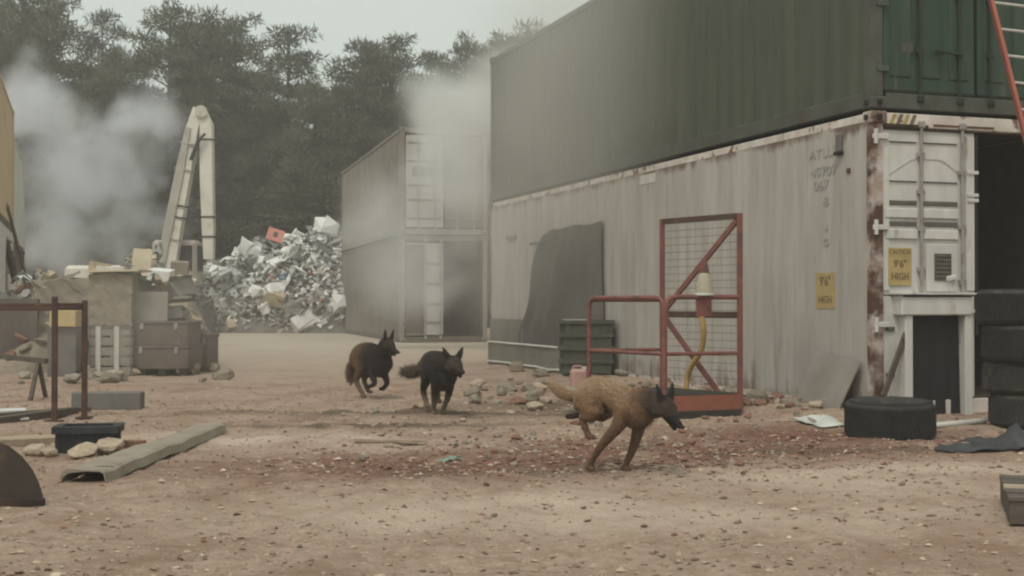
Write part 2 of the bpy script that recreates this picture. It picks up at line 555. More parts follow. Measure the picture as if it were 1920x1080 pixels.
def blob(cx, cy, rx, ry, rot=0):
    """soft elliptical patch of ground, 1 inside"""
    mp = n.new('ShaderNodeMapping'); mp.vector_type = 'TEXTURE'
    mp.inputs['Location'].default_value = (cx, cy, 0); mp.inputs['Rotation'].default_value = (0, 0, rot)
    mp.inputs['Scale'].default_value = (rx, ry, 1000)
    l.new(tc.outputs['Object'], mp.inputs['Vector'])
    v = n.new('ShaderNodeVectorMath'); v.operation = 'LENGTH'; l.new(mp.outputs['Vector'], v.inputs[0])
    r = n.new('ShaderNodeMapRange'); r.inputs['From Min'].default_value = 1.25; r.inputs['From Max'].default_value = .35
    l.new(v.outputs['Value'], r.inputs['Value']); return r.outputs['Result']
base = mixc(nz(.8, 8, .35, .65), (.43, .322, .25), (.35, .256, .195))
base = mixc(nz(9, 6, .42, .64), base, (.31, .222, .162))
base = mixc(nz(30, 4, .56, .72), base, (.52, .40, .30))
base = mixc(nz(1.3, 7, .50, .66, loc=(9, 4, 0)), base, (.27, .178, .125))
red = mth('MAXIMUM', mth('MAXIMUM', blob(1.4, 9.4, 2.2, 1.0, .05), blob(2.4, 10.3, 1.6, .8)), mth('MAXIMUM', blob(-.3, 8.6, 2.2, .85, .05), mth('MULTIPLY', blob(-1.2, 10.2, 1.3, .5), .7)))
redm = mth('MULTIPLY', red, nz(1.7, 8, .28, .50))
base = mixc(redm, base, (.205, .105, .076))
base = mixc(mth('MULTIPLY', red, nz(7, 6, .5, .66)), base, (.135, .085, .06))
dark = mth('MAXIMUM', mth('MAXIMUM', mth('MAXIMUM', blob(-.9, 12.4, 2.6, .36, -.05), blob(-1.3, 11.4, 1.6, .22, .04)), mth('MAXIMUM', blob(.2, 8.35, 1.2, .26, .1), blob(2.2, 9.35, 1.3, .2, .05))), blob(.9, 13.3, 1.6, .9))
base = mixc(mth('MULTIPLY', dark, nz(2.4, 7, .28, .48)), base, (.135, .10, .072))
pale = mth('MAXIMUM', blob(-1.6, 10.2, 1.6, .7), mth('MAXIMUM', blob(2.6, 8.0, 2.2, .9), blob(.5, 6.6, 2.5, .7)))
base = mixc(mth('MULTIPLY', pale, nz(1.1, 7, .3, .6)), base, (.53, .42, .335))
far = blob(-6.0, 37.0, 7.5, 17.0, .12)
base = mixc(mth('MULTIPLY', far, nz(.5, 5, .2, .45)), base, (.45, .385, .31))
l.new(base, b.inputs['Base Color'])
bt = n.new('ShaderNodeBump'); bt.inputs['Strength'].default_value = .85; bt.inputs['Distance'].default_value = .045
l.new(mth('ADD', nz(16, 8, 0, 1), mth('MULTIPLY', nz(55, 5, 0, 1), .5)), bt.inputs['Height'])
l.new(bt.outputs['Normal'], b.inputs['Normal'])
gme.materials.append(gm)
ground = link_mesh('ground', gme); tag(ground, kind='structure')

# ------------------------------------------------------------------ containers
TH = math.atan2(.319, .948)
VX, UX = Vector((math.cos(TH), math.sin(TH), 0)), Vector((-math.sin(TH), math.cos(TH), 0))

def corrugated(L, H, z0, x, pitch, depth, sgn, y0=.10, y1=None):
    """upright corrugated sheet along y at x (depth towards -sgn)"""
    y1 = y1 if y1 is not None else L - .10
    ys = []
    k = 0; y = y0
    prof = [(0, 0), (.26, 0), (.5, 1), (.76, 1)]
    while y < y1:
        for (a, d) in prof:
            yy = y + a * pitch
            if yy < y1: ys.append((yy, d))
        y += pitch
    ys.append((y1, 0))
    m = MB(); vs = []; fs = []
    for (yy, d) in ys:
        xx = x - sgn * d * depth
        vs += [(xx, yy, z0), (xx, yy, H)]
    for i in range(len(ys) - 1):
        fs.append((2 * i, 2 * i + 2, 2 * i + 3, 2 * i + 1))
    m.add(vs, fs)
    return m

def casting(m, c):
    m.box(c, (.178, .162, .118), bev=.012)

def container(label, loc, L=12.19, W=2.44, H=2.9, side='corr', mside='grey_paint', mrail='grey_paint', mpost='grey_paint',
              mdoor='grey_paint', mrod='steel_rod', leaves=(True, True), leaf_angle=0.0, rods=(.30, .90), pitch=.28, depth=.036,
              group=None, cut=None, handles=True, rz=TH):
    root = empty('shipping_container', loc, rz, label, 'container', group)
    S = MATS
    # long walls
    if side == 'corr':
        corrugated(L, H - .10, .16, .03, pitch, depth, -1).build('side_wall', S[mside], root)
        corrugated(L, H - .10, .16, W - .03, pitch, depth, 1).build('side_wall', S[mside], root)
    else:
        for x in (.02, W - .02):
            m = MB()
            # flat insulated wall with shallow pressed ribs
            m.box((x, L / 2, (H + .04) / 2), (.03, L - .2, H - .22))
            sg = -1 if x < 1 else 1
            yy = .55
            while yy < L - .3:
                m.box((x + sg * .0165, yy, (H + .04) / 2), (.004, .05, H - .24))
                yy += .62
            m.build('side_wall', S[mside], root)
    # roof, floor, far end
    m = MB(); m.box((W / 2, L / 2, H - .03), (W - .12, L - .2, .03))
    y = .4
    while y < L - .3:
        m.box((W / 2, y, H - .012), (W - .3, .08, .012)); y += .3
    m.build('roof', S[mside], root)
    m = MB(); m.box((W / 2, L / 2, .14), (W - .14, L - .2, .05)); m.build('floor', S['container_floor'], root)
    m = MB(); m.box((W / 2, L - .05, H / 2 + .02), (W - .28, .04, H - .25)); m.build('end_wall', S[mside], root)
    # frame
    for x in (.06, W - .06):
        m = MB(); m.box((x, L / 2, .09), (.10, L - .32, .15), bev=.008); m.build('bottom_rail', S[mrail], root)
        m = MB(); m.box((x, L / 2, H - .055), (.09, L - .32, .085), bev=.008); m.build('top_rail', S[mrail], root)
        for y in (.075, L - .075):
            m = MB(); m.box((x + (.012 if x < 1 else -.012), y, H / 2), (.125, .13, H - .225), bev=.008); m.build('corner_post', S[mpost], root)
    for y in (.07, L - .07):
        m = MB(); m.box((W / 2, y, H - .075), (W - .34, .11, .13), bev=.006); m.build('header', S[mrail], root)
        m = MB(); m.box((W / 2, y, .08), (W - .34, .12, .15), bev=.006); m.build('door_sill', S[mrail], root)
    for x in (.085, W - .085):
        for y in (.078, L - .078):
            for z in (.057, H - .057):
                m = MB(); casting(m, (x, y, z)); c = m.build('corner_casting', S[mpost], root)
                if y < 1:
                    m = MB(); sx = -1 if x < 1 else 1
                    m.tube([(x + sx * .002, y - .0835, z - .022), (x + sx * .002, y - .0835, z + .022)], .028, 10)
                    m.build('lock_hole', S['seal'], c)
                    m = MB(); m.tube([(x + sx * .0915, y, z - .022), (x + sx * .0915, y, z + .022)], .026, 10)
                    m.build('lock_hole', S['seal'], c)
    return root

def darken_inside(root, L, W, H):  # dark inner panels, added only to keep the open container dark inside
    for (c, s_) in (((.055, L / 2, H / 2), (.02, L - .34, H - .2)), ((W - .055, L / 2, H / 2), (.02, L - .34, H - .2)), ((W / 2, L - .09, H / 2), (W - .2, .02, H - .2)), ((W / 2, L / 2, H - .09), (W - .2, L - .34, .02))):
        m = MB(); m.box(c, s_); m.build('darkening_panel', MATS['container_floor'], root)

def lock_rod(root, x, z0, z1, y, mt, handle=None, mh=None, hz=1.2):
    m = MB(); m.tube([(x, y, z0), (x, y, z1)], .017, 10)
    r_ = m.build('lock_rod', MATS[mt], root, smooth=True, angle=40)
    for z in (z0 + .03, z1 - .03):
        m = MB(); m.box((x, y, z), (.075, .055, .07), bev=.012); m.build('cam_keeper', MATS[mt], r_)
    for f in (.2, .42, .62, .82):
        z = z0 + (z1 - z0) * f
        m = MB(); m.box((x, y + .008, z), (.085, .03, .05), bev=.006); m.build('rod_guide', MATS[mt], r_)
    if handle:
        m = MB(); m.tube([(x, y - .02, hz), (x + handle, y - .045, hz + .012)], .013, 8)
        m.box((x + handle * .9, y - .03, hz + .01), (.09, .035, .045), bev=.006)
        m.build('rod_handle', MATS[mh or mt], r_)
    return r_

# ---- the long white container in front, one door leaf shut, the other gone, dark inside
LW = 11.9
white = container('long white refrigerated container with rust streaks and one shut door leaf, carrying the green one',
                  (3.39, 12.04, 0), L=LW, H=2.9, side='flat', mside='white_paint', mrail='rail_white', mpost='rusty_white', group=None)
darken_inside(white, LW, 2.44, 2.9)
def wdoor(name, m, matn, parent, **k): return m.build(name, MATS[matn], parent, **k)
m = MB()
m.box((.665, .075, 1.95), (1.06, .06, 1.58), bev=.01)                # leaf above the dog hole
m.box((.245, .075, .66), (.22, .06, .98), bev=.008)
m.box((1.09, .075, .66), (.20, .06, .98), bev=.008)
leaf = wdoor('door_leaf', m, 'door_white', white)
# pressed ridges of the leaf
for z, h, mt_, d in ((2.62, .012, 'vent_grey', .036), (2.245, .012, 'vent_grey', .036), (2.04, .045, 'vent_grey', .034), (1.84, .045, 'vent_grey', .034),
                     (1.94, .09, 'door_white', .046), (1.74, .09, 'door_white', .046)):
    m = MB(); m.box((.345, .06 - d + .02, z), (.36, .03, h), bev=.006); m.box((.79, .06 - d + .02, z), (.40, .03, h), bev=.006)
    wdoor('pressed_ridge', m, mt_, leaf)
m = MB()
arc = [(.20 + .88 * t, .0405, 2.30 + .17 * min(1, 3.2 * min(t, 1 - t))) for t in np.linspace(0, 1, 15)]
for a_, b_ in zip(arc[:-1], arc[1:]): m.bar(a_, b_, .006, .014)
wdoor('stamped_outline', m, 'pale_paint', leaf)
for z in (2.66, 1.80, .88):
    m = MB(); m.box((.10, .012, z), (.17, .03, .05), bev=.006); m.tube([(.045, .0, z - .07), (.045, .0, z + .07)], .02, 8)
    wdoor('hinge', m, 'door_white', leaf)
for z in (2.35, 2.13, 2.08, 1.0):
    m = MB(); m.box((1.16, .03, z), (.13, .03, .035), bev=.005); wdoor('hinge', m, 'door_white', leaf)
m = MB(); m.box((1.212, .07, 1.75), (.03, .07, 1.95)); wdoor('door_seal', m, 'seal', leaf)
m = MB(); m.box((.66, .05, 2.755), (1.02, .05, .035)); wdoor('door_seal', m, 'dark_rust', leaf)
m = MB(); m.box((.165, .04, 1.95), (.10, .02, 1.50), bev=.006); wdoor('edge_strip', m, 'door_white', leaf)
m = MB(); m.box((1.135, .04, 1.95), (.10, .02, 1.50), bev=.006); wdoor('edge_strip', m, 'door_white', leaf)
lock_rod(leaf, .56, 1.05, 2.82, .012, 'steel_rod')
lock_rod(leaf, 1.03, .18, 2.82, .012, 'steel_rod')
m = MB(); m.box((.80, .035, 1.42), (.36, .02, .46), bev=.006); wdoor('vent_plate', m, 'door_white', leaf)
m = MB(); m.box((.805, .020, 1.43), (.19, .02, .26), bev=.004)
for k in range(6): m.box((.805, .0085, 1.33 + k * .04), (.17, .012, .016), rot=(.5, 0, 0))
vent = wdoor('vent', m, 'vent_grey', leaf)
m = MB(); m.box((.89, .006, 1.325), (.12, .03, .05), rot=(0, -.2, 0), bev=.01); wdoor('vent_latch', m, 'door_white', vent)
# the dog hole cut into the foot of the leaf
m = MB(); m.box((.655, -.02, 1.062), (.80, .16, .19), bev=.012); wdoor('hole_hood', m, 'door_white', leaf)
m = MB(); m.box((.655, -.03, 1.172), (.86, .20, .02), bev=.004); wdoor('hood_lid', m, 'pale_paint', leaf)
m = MB(); m.box((.655, -.105, 1.15), (.78, .012, .016)); wdoor('painted_hood_shadow', m, 'seal', leaf)  # solid black strip standing in for the shade under the lid
for x, h_ in ((.355, .97), (1.03, .97)):
    m = MB(); m.box((x, -.01, h_ / 2), (.085, .13, h_), bev=.008); wdoor('hole_jamb', m, 'door_white', leaf)
m = MB()
vs = []; fs = []
for i, t in enumerate(np.linspace(0, 1, 15)):
    yv = .02 + .012 * math.sin(i * 1.9)
    vs += [(.395 + .595 * t, yv, .985), (.395 + .595 * t, yv - .02 + .012 * math.sin(i * 1.3), .0)]
for i in range(14): fs.append((2 * i, 2 * i + 1, 2 * i + 3, 2 * i + 2))
nb = len(vs)
vs += [(x, y + .008, z) for x, y, z in vs]
fs += [tuple(q + nb for q in f[::-1]) for f in fs]
m.add(vs, fs); wdoor('rubber_flap', m, 'black_flap', leaf, smooth=True)
for z in (.84, .40):
    m = MB(); m.box((.22, .035, z), (.09, .03, .04), bev=.006); wdoor('bolt_plate', m, 'vent_grey', leaf)
m = MB(); m.bar((.05, -.10, .22), (.36, -.04, .84), .03, .06, bev=.004); wdoor('hole_brace', m, 'old_timber', leaf)
# yellow and black corner stripes on the header
for k in range(4):
    m = MB(); x = .20 + k * .075
    m.prism([(x, .0125, 2.785), (x + .04, .0125, 2.785), (x + .085, .0125, 2.88), (x + .045, .0125, 2.88)], (0, -.003, 0))
    wdoor('hazard_stripe', m, 'hazard_yellow' if k % 2 == 0 else 'sign_ink', white)
m = MB(); m.box((.40, .012, 2.772), (.48, .006, .03)); wdoor('rust_strip', m, 'dark_rust', white)
m = MB(); m.box((1.05, .012, 2.79), (.7, .006, .02)); wdoor('rust_strip', m, 'rust', white)

def lettering(txt, size, matn, parent, loc, rot, name='lettering', align='CENTER', sx=1.0):
    cu = bpy.data.curves.new('txt', 'FONT')
    cu.body = txt; cu.size = size; cu.align_x = align; cu.align_y = 'CENTER'; cu.extrude = .001
    cu.offset = size * .012
    o = bpy.data.objects.new('txt', cu); col.objects.link(o)
    bpy.context.view_layer.update()
    me = bpy.data.meshes.new_from_object(o.evaluated_get(bpy.context.evaluated_depsgraph_get()))
    bpy.data.objects.remove(o); bpy.data.curves.remove(cu)
    me.materials.clear(); me.materials.append(MATS[matn])
    return link_mesh(name, me, parent, loc, rot, (sx, 1, 1))

m = MB(); m.box((.325, .028, 1.43), (.26, .006, .36), bev=.002)
plate = wdoor('caution_sign', m, 'sign_yellow', leaf)
m = MB(); m.box((.325, .0235, 1.568), (.245, .003, .075)); band = wdoor('sign_band', m, 'sign_yellow', plate)
lettering('CAUTION', .062, 'sign_ink', plate, (.325, .0205, 1.568), (R(90), 0, 0), sx=.85)
lettering("9'6\"", .095, 'sign_ink', plate, (.325, .0215, 1.455), (R(90), 0, 0))
lettering('HIGH', .095, 'sign_ink', plate, (.325, .0215, 1.335), (R(90), 0, 0), sx=.85)
# markings on the long side (outer face at x = .005)
SR = (R(90), 0, R(-90))
def sidepos(px, py):
    k = (px - 960) / F
    t = (3.39 - 12.04 * k) / (.319 + .948 * k)
    Y = 12.04 + .948 * t
    return t, CAM_H - (py - HZ) / F * Y
t_, z_ = sidepos(1547, 545)
m = MB(); m.box((.003, t_, z_), (.006, .34, .36)); splate = wdoor('side_label', m, 'sign_yellow', white)
lettering("9'6\"", .13, 'sign_ink', splate, (-.0015, t_, z_ + .09), SR)
lettering('HIGH', .10, 'sign_ink', splate, (-.0015, t_, z_ - .09), SR)
for txt, px, py, sz in (('ATLU', 1541, 288, .14), ('49707', 1545, 322, .14), ('067', 1540, 348, .14), ('8', 1549, 378, .14), ('4', 1549, 428, .11), ('G', 1549, 455, .11)):
    t_, z_ = sidepos(px, py)
    lettering(txt, sz, 'faded_ink', white, (-.0006, t_, z_), SR, sx=1.35)
t_, z_ = sidepos(1576, 268)
m = MB(); m.box((-.012, t_, z_), (.03, .10, .17), bev=.006); wdoor('lashing_cover', m, 'dark_concrete', white)
m = MB(); m.box((-.02, t_, z_ - .10), (.045, .12, .035), bev=.006); wdoor('lashing_cover', m, 'seal', white)
t_, z_ = sidepos(1592, 320)
m = MB(); m.box((-.004, t_, z_), (.01, .06, .05), bev=.003); wdoor('rust_bracket', m, 'rust', white)
t_, z_ = sidepos(1215, 335)
m = MB(); m.box((.001, t_, z_), (.006, .50, .12)); wdoor('repair_patch', m, 'pale_paint', white)
t_, z_ = sidepos(960, 445)
m = MB(); m.box((-.01, t_, z_), (.03, .5, .06), bev=.006); wdoor('side_bracket', m, 'grey_paint', white)
# hanging tyre ring seen faintly in the dark doorway is added with the tyres

# ---- the green container on top
green = container('green corrugated container stacked on the long white one, lock rods on its doors',
                  (3.39, 12.04, 2.925), L=LW, H=2.62, side='corr', mside='green_side', mrail='green_rail', mpost='green_rail', pitch=.29, depth=.030)
for i, (x0, x1) in enumerate(((.16, 1.20), (1.24, 2.28))):
    m = MB(); m.box(((x0 + x1) / 2, .07, 1.32), (x1 - x0, .05, 2.28), bev=.008)
    # pressed vertical panels
    for k in range(3):
        xc = x0 + (x1 - x0) * (.18 + .32 * k)
        m.box((xc, .042, 1.34), ((x1 - x0) * .22, .02, 2.05), bev=.012)
    gl = m.build('door_leaf', MATS['green_paint'], green)
    for x in ((.55, 1.00) if i == 0 else (1.36, 1.88)):
        lock_rod(gl, x, .08, 2.54, .008, 'green_rod', handle=(-.28 if i == 0 and x > .9 else None), hz=.56)
    m = MB(); m.box((x0 + .52 + (0.0), .04, .175), (x1 - x0, .03, .025)); m.build('door_gasket', MATS['seal'], gl)
    xh = .13 if i == 0 else 2.31
    for z in (.38, 1.0, 1.65, 2.25):
        m = MB(); m.box((xh, .01, z), (.13, .03, .055), bev=.006); m.build('hinge', MATS['green_rail'], gl)
m = MB(); m.box((.42, .035, .60), (.12, .01, .09)); m.build('customs_plate', MATS['green_rail'], green)

# ---- stack of two grey containers beyond
O2 = Vector((-3.02, 34.5, 0)); TH2 = R(15.0)
grey_low = container('grim grey container at ground level with a brown and pale door leaf, half open', O2, L=12.19, H=2.9,
                     mside='grey_paint', mrail='brown_paint', mpost='grey_paint', rz=TH2)
darken_inside(grey_low, 12.19, 2.44, 2.9)
m = MB(); m.box((.68, .07, 1.45), (1.04, .05, 2.5), bev=.01); lf = m.build('door_leaf', MATS['dull_door'], grey_low)
m = MB(); m.box((.41, .035, 1.45), (.50, .02, 2.42), bev=.006); m.build('leaf_panel', MATS['brown_paint'], lf)
for z in (.55, 1.05, 1.6, 2.15):
    m = MB(); m.box((.95, .035, z), (.44, .025, .06), bev=.006); m.build('leaf_ridge', MATS['grey_paint'], lf)
lock_rod(lf, .70, .1, 2.8, .008, 'steel_rod')
lock_rod(lf, 1.12, .1, 2.8, .008, 'steel_rod')
# upper container
up_loc = O2 + Vector((0, 0, 2.925))
grey_up = container('pale grey container stacked on the grim grey one, smoke drifting over its roof', up_loc, L=12.19, H=2.9,
                    mside='grey_paint', mrail='grey_paint', mpost='grey_paint', rz=TH2)
for i, (x0, x1) in enumerate(((.16, 1.20), (1.24, 2.28))):
    m = MB(); m.box(((x0 + x1) / 2, .07, 1.45), (x1 - x0, .05, 2.5), bev=.01)
    lf = m.build('door_leaf', MATS['dull_door' if i == 0 else 'brown_paint'], grey_up)
    for z in (.45, .95, 1.35, 2.0, 2.5):
        m = MB(); m.box(((x0 + x1) / 2, .035, z), (x1 - x0 - .12, .025, .05), bev=.006); m.build('leaf_ridge', MATS['grey_paint'], lf)
    lock_rod(lf, x0 + .34, .1, 2.8, .008, 'steel_rod'); lock_rod(lf, x0 + .80, .1, 2.8, .008, 'steel_rod')
m = MB(); m.box((.62, .02, 1.72), (.55, .02, .26)); m.build('name_plate', MATS['vent_grey'], grey_up)

# ---- containers at the left edge
nr = Vector((-12.3, 31.6, 0)) - UX * 12.19
left_o = nr - VX * 2.44
container('pale dirty container at ground level carrying the tan one at the yard edge', left_o, mside='pale_paint', mrail='brown_paint', mpost='pale_paint')
container('tan container stacked on a pale one at the yard edge', left_o + Vector((0, 0, 2.925)), mside='tan_paint', mrail='tan_paint', mpost='tan_paint')
fo = Vector((-12.3, 31.6, 0)) + UX * .35 - VX * 2.44
container('short brown container at ground level beyond the tan one', fo, L=6.06, H=2.6, mside='brown_paint', mrail='brown_paint', mpost='brown_paint')
container('short whitish container stacked beyond the tan one, half lost in smoke', fo + Vector((0, 0, 2.625)), L=6.06, H=2.6, mside='pale_paint', mrail='pale_paint', mpost='pale_paint')
# steel steps leaning on the lower container at the left
st = empty('access_steps', (0, 0, 0), 0, 'brown steel access steps against the container at the yard edge', 'steps')
sa, sb = Vector((-11.35, 30.6, 0)), Vector((-11.6, 31.4, 0))
top = P(6, 432, 29.0); bot = P(62, 585, 28.4); bot.z = 0.0
side = UX * .8
for s_ in (0, 1):
    m = MB(); m.bar(bot + side * s_, Vector((top.x, top.y, 2.6)) + side * s_, .05, .16); m.build('stringer', MATS['frame_brown'], st)
for k in range(11):
    f = (k + .5) / 11
    p = bot.lerp(Vector((top.x, top.y, 2.6)), f)
    m = MB(); m.box(p + side * .5, (.24, .78, .03), rot=(0, 0, TH)); m.build('tread', MATS['grey_paint'], st)
for s_ in (0, 1):
    m = MB(); up_ = Vector((0, 0, .95))
    a_, b_ = bot + side * s_, Vector((top.x, top.y, 2.6)) + side * s_
    m.tube([a_, a_ + up_, b_ + up_, b_], .025, 8); m.build('handrail', MATS['frame_brown'], st)

# ------------------------------------------------------------------ red work basket
A_, B_, C_, D_ = Vector((1.425, 12.0, 0)), Vector((2.19, 12.3, 0)), Vector((.78, 12.95, 0)), Vector((1.55, 13.2, 0))
bk = empty('work_basket', (0, 0, 0), 0, 'red steel work basket with guard rails and one tall wire mesh side', 'work basket')
ZT, ZM = 1.135, .605
def up(p, z): return Vector((p.x, p.y, z))
m = MB(); m.tube(bend([up(C_, .02), up(C_, ZT), up(A_, ZT), up(A_, .02)], .12), .022, 12); m.build('guard_rail', MATS['red_paint'], bk, smooth=True, angle=50)
m = MB(); m.tube([up(A_, .3), up(A_, ZT - .11)], .030, 12); m.build('corner_sleeve', MATS['red_paint'], bk, smooth=True, angle=50)
m = MB(); m.tube(bend([up(A_ + Vector((.02, .0, 0)), ZT - .20), up(A_ + Vector((.02, 0, 0)), ZT + .006), up(B_, ZT + .006)], .10), .024, 12); m.build('guard_rail', MATS['red_paint'], bk, smooth=True, angle=50)
for p, q in ((C_, A_), (A_, B_), (C_, D_)):
    m = MB(); m.tube([up(p, ZM), up(q, ZM)], .019, 10); m.build('mid_rail', MATS['red_paint'], bk, smooth=True, angle=50)
m = MB(); m.tube([up(C_, ZT - .02), up(D_, ZT - .02)], .022, 10); m.build('guard_rail', MATS['red_paint'], bk, smooth=True, angle=50)
ZH = 1.94
for p in (B_, D_):
    m = MB(); m.box(up(p, ZH / 2 + .01), (.046, .046, ZH), rot=(0, 0, TH), bev=.005); m.build('mesh_post', MATS['red_paint'], bk)
dirn = (D_ - B_).normalized()
for z, w in ((ZH - .015, .05), (.97, .06), (.09, .05)):
    m = MB(); m.bar(up(B_ + dirn * .03, z), up(D_ - dirn * .03, z), .04, w); m.build('mesh_crossbar', MATS['frame_brown' if z > 1.5 or z == .97 else 'red_paint'], bk)
m = MB(); m.bar(up(B_ + dirn * .04, ZH - .06), up(D_ - dirn * .05, 1.02), .03, .05); m.build('brace', MATS['red_paint'], bk)
m = MB(); m.bar(up(D_ - dirn * .05, .92), up(B_ + dirn * .22, .14), .03, .05); m.build('brace', MATS['red_paint'], bk)
m = MB()
for k in range(25):
    z = .13 + k * .0735
    m.tube([up(B_, z), up(D_, z)], .0030, 5)
m2 = MB()
for k in range(1, 9):
    p = B_.lerp(D_, k / 9); m2.tube([up(p, .09), up(p, ZH)], .0012, 5)
m.build('wire_mesh', MATS['wire'], bk); m2.build('wire_mesh', MATS['wire'], bk)
mid = B_.lerp(D_, .42)
m = MB()
nrm = Vector((-dirn.y, dirn.x, 0)); nrm = nrm if nrm.y < 0 else -nrm
m.prism([up(mid - dirn * .10, 1.30) + nrm * .03, up(mid + dirn * .10, 1.30) + nrm * .03, up(mid + dirn * .02, 1.52) + nrm * .03, up(mid - dirn * .04, 1.52) + nrm * .03], nrm * .012)
m.build('gusset', MATS['red_paint'], bk)
am = A_.lerp(B_, .52)
m = MB(); m.box(up(am, 1.05), (.16, .02, .19), rot=(0, 0, TH), bev=.004); m.build('latch_plate', MATS['red_paint'], bk)
# floor and kick plates
m = MB(); m.prism([up(A_, .19), up(B_, .19), up(D_, .19), up(C_, .19)], (0, 0, .03)); m.build('floor_plate', MATS['digger_dark'], bk)
for p, q in ((A_, B_), (C_, A_), (D_, C_), (B_, D_)):
    d = (q - p).normalized(); nn = Vector((d.y, -d.x, 0)) * .012
    m = MB(); m.bar(up(p, .115) + nn, up(q, .115) + nn, .02, .19); m.build('kick_plate', MATS['red_kick'], bk)
for p, q in ((A_, B_), (C_, D_)):
    m = MB(); m.bar(up(p.lerp(q, .03), .022), up(p.lerp(q, .97), .022), .12, .09); m.build('skid', MATS['digger_dark'], bk)
# bell-shaped shade standing on the latch plate's rail
sh = empty('lamp_shade', up(am, ZT + .03), 0, 'small cream bell-shaped shade on the red basket rail', 'shade')
m = MB(); m.lathe([(.085, 0), (.082, .03), (.072, .10), (.060, .17), (.045, .20), (.0, .205)], 20); m.lathe([(.0, .19), (.05, .185), (.076, .02), (.085, 0)], 20)
m.build('shade_bell', MATS['cream_plastic'], sh, smooth=True, angle=50)
m = MB(); m.lathe([(.0, -.012), (.09, -.012), (.094, .0), (.086, .012)], 20); m.build('shade_rim', MATS['pale_pipe'], sh, smooth=True, angle=50)
# yellow hose
hp = [up(mid, 1.0) + nrm * .07, up(mid, .99) + nrm * .10 + dirn * -.03, up(mid, .80) + nrm * .10 - dirn * .08, up(mid, .60) + nrm * .08 - dirn * .02, up(mid, .47) + nrm * .08 + dirn * .12,
      up(mid, .34) + nrm * .07 + dirn * .20, up(mid, .225) + nrm * .08 + dirn * .20]
m = MB(); m.tube(bend(hp, .12, 6), .028, 10); ho = m.build('hose', MATS['yellow_hose'], smooth=True, angle=60)
tag(ho, 'yellow hose hanging inside the red work basket', 'hose')

# ------------------------------------------------------------------ red ladder on the container fronts
ld = empty('ladder', (0, 0, 0), 0, 'red ladder with aluminium rungs leaning against the green container doors', 'ladder')
la = P(1861, 0, 11.95); lb = P(1918, 232, 11.80)
d = (lb - la) / (la.z - lb.z)
bot = la + d * la.z; bot.z = gz(bot.x, bot.y)
topp = la - d * 1.55
off = Vector((.40, .10, -.02))
for k in (0, 1):
    m = MB(); m.bar(bot + off * k, topp + off * k, .07, .035, up=(1, 0, 0), bev=.006); m.build('stile', MATS['ladder_red'], ld)
    m = MB(); m.box(bot + off * k + Vector((0, 0, .02)), (.09, .10, .05), bev=.01); m.build('rubber_foot', MATS['tyre'], ld)
nr_ = int((topp - bot).length / .262)
for k in range(1, nr_):
    p = bot + (topp - bot).normalized() * (k * .262 + .07)
    m = MB(); m.tube([p, p + off], .013, 8); m.build('rung', MATS['aluminium'], ld)

# ------------------------------------------------------------------ tyres
def tyre(loc, Ro, w, label, group=None, mt='tyre', rot=(0, 0, 0), lugs=54):
    root = empty('tyre', loc, 0, label, 'tyre', group)
    root.rotation_euler = rot
    ri = Ro * .60
    h = w / 2
    prof = [(Ro, -h * .62), (Ro * 1.004, 0), (Ro, h * .62)]
    m = MB(); m.lathe([(Ro * .965, -h * .80), (Ro * .99, -h * .66), (Ro * .992, -.3 * h), (Ro * .993, .3 * h), (Ro * .99, h * .66), (Ro * .965, h * .80)], 56)
    # tread blocks in five rows
    for r_ in range(5):
        z0 = -h * .74 + r_ * h * .30; z1 = z0 + h * .25
        for k in range(lugs):
            a0 = 2 * math.pi * (k + .5 * (r_ % 2)) / lugs; a1 = a0 + 2 * math.pi / lugs * .80
            sk = .03 * (r_ - 2)
            q = []
            for rr in (Ro * .985, Ro * 1.006):
                for (a, z) in ((a0, z0), (a1, z0), (a1 + sk, z1), (a0 + sk, z1)):
                    q.append((rr * math.cos(a), rr * math.sin(a), z))
            m.add(q, [(4, 5, 6, 7), (0, 1, 5, 4), (1, 2, 6, 5), (2, 3, 7, 6), (3, 0, 4, 7)])
    m.build('tread', MATS[mt], root)
    for s in (-1, 1):
        m = MB(); m.lathe([(Ro * .968, s * h * .79), (Ro * .93, s * h * .93), (Ro * .86, s * h * 1.0), (Ro * .78, s * h * .985), (Ro * .70, s * h * .90), (Ro * .64, s * h * .80), (ri, s * h * .70), (ri * 1.01, s * h * .60),
                           (Ro * .70, s * h * .66), (Ro * .82, s * h * .70), (Ro * .92, s * h * .5), (Ro * .93, 0)], 48)
        sw = m.build('sidewall', MATS['tyre_dusty'], root, smooth=True, angle=60)
        m = MB()
        for k in range(3):
            rr = Ro * (.80 + .05 * k); z = s * h * (.992 + .006 * (1 - k))
            m.lathe([(rr, z - .001), (rr + .006, z + s * .003), (rr + .012, z - .001)], 40)
        m.build('moulded_ring', MATS[mt], sw)
    return root
g = G(1655, 808)
tyre((g.x - .10, 10.32, gz(g.x, 10.3) + .145), .355, .305, 'single wide tyre lying flat on the rubble before the dog hole', rot=(R(1.5), R(-1.0), .4))
base_z = gz(4.33, 10.95)
zc = base_z
for k, (dx, dy, w, Ro, mt_, lab) in enumerate(((.05, 0, .29, .375, 'tyre_dusty', 'bottom tyre of the stack by the open container doorway'),
                                       (.02, .03, .275, .385, 'tyre_dusty', 'second tyre up in the stack by the open container doorway'),
                                       (.00, -.02, .315, .39, 'tyre', 'third tyre up in the stack by the open container doorway'),
                                       (-.03, .01, .30, .40, 'tyre', 'top tyre of the stack by the open container doorway'))):
    tyre((4.42 + dx, 10.95 + dy, zc + w / 2 - .002), Ro, w, lab, 'tyres stacked by the open doorway', mt_, rot=(0, 0, k * .7), lugs=60)
    zc += w - .003
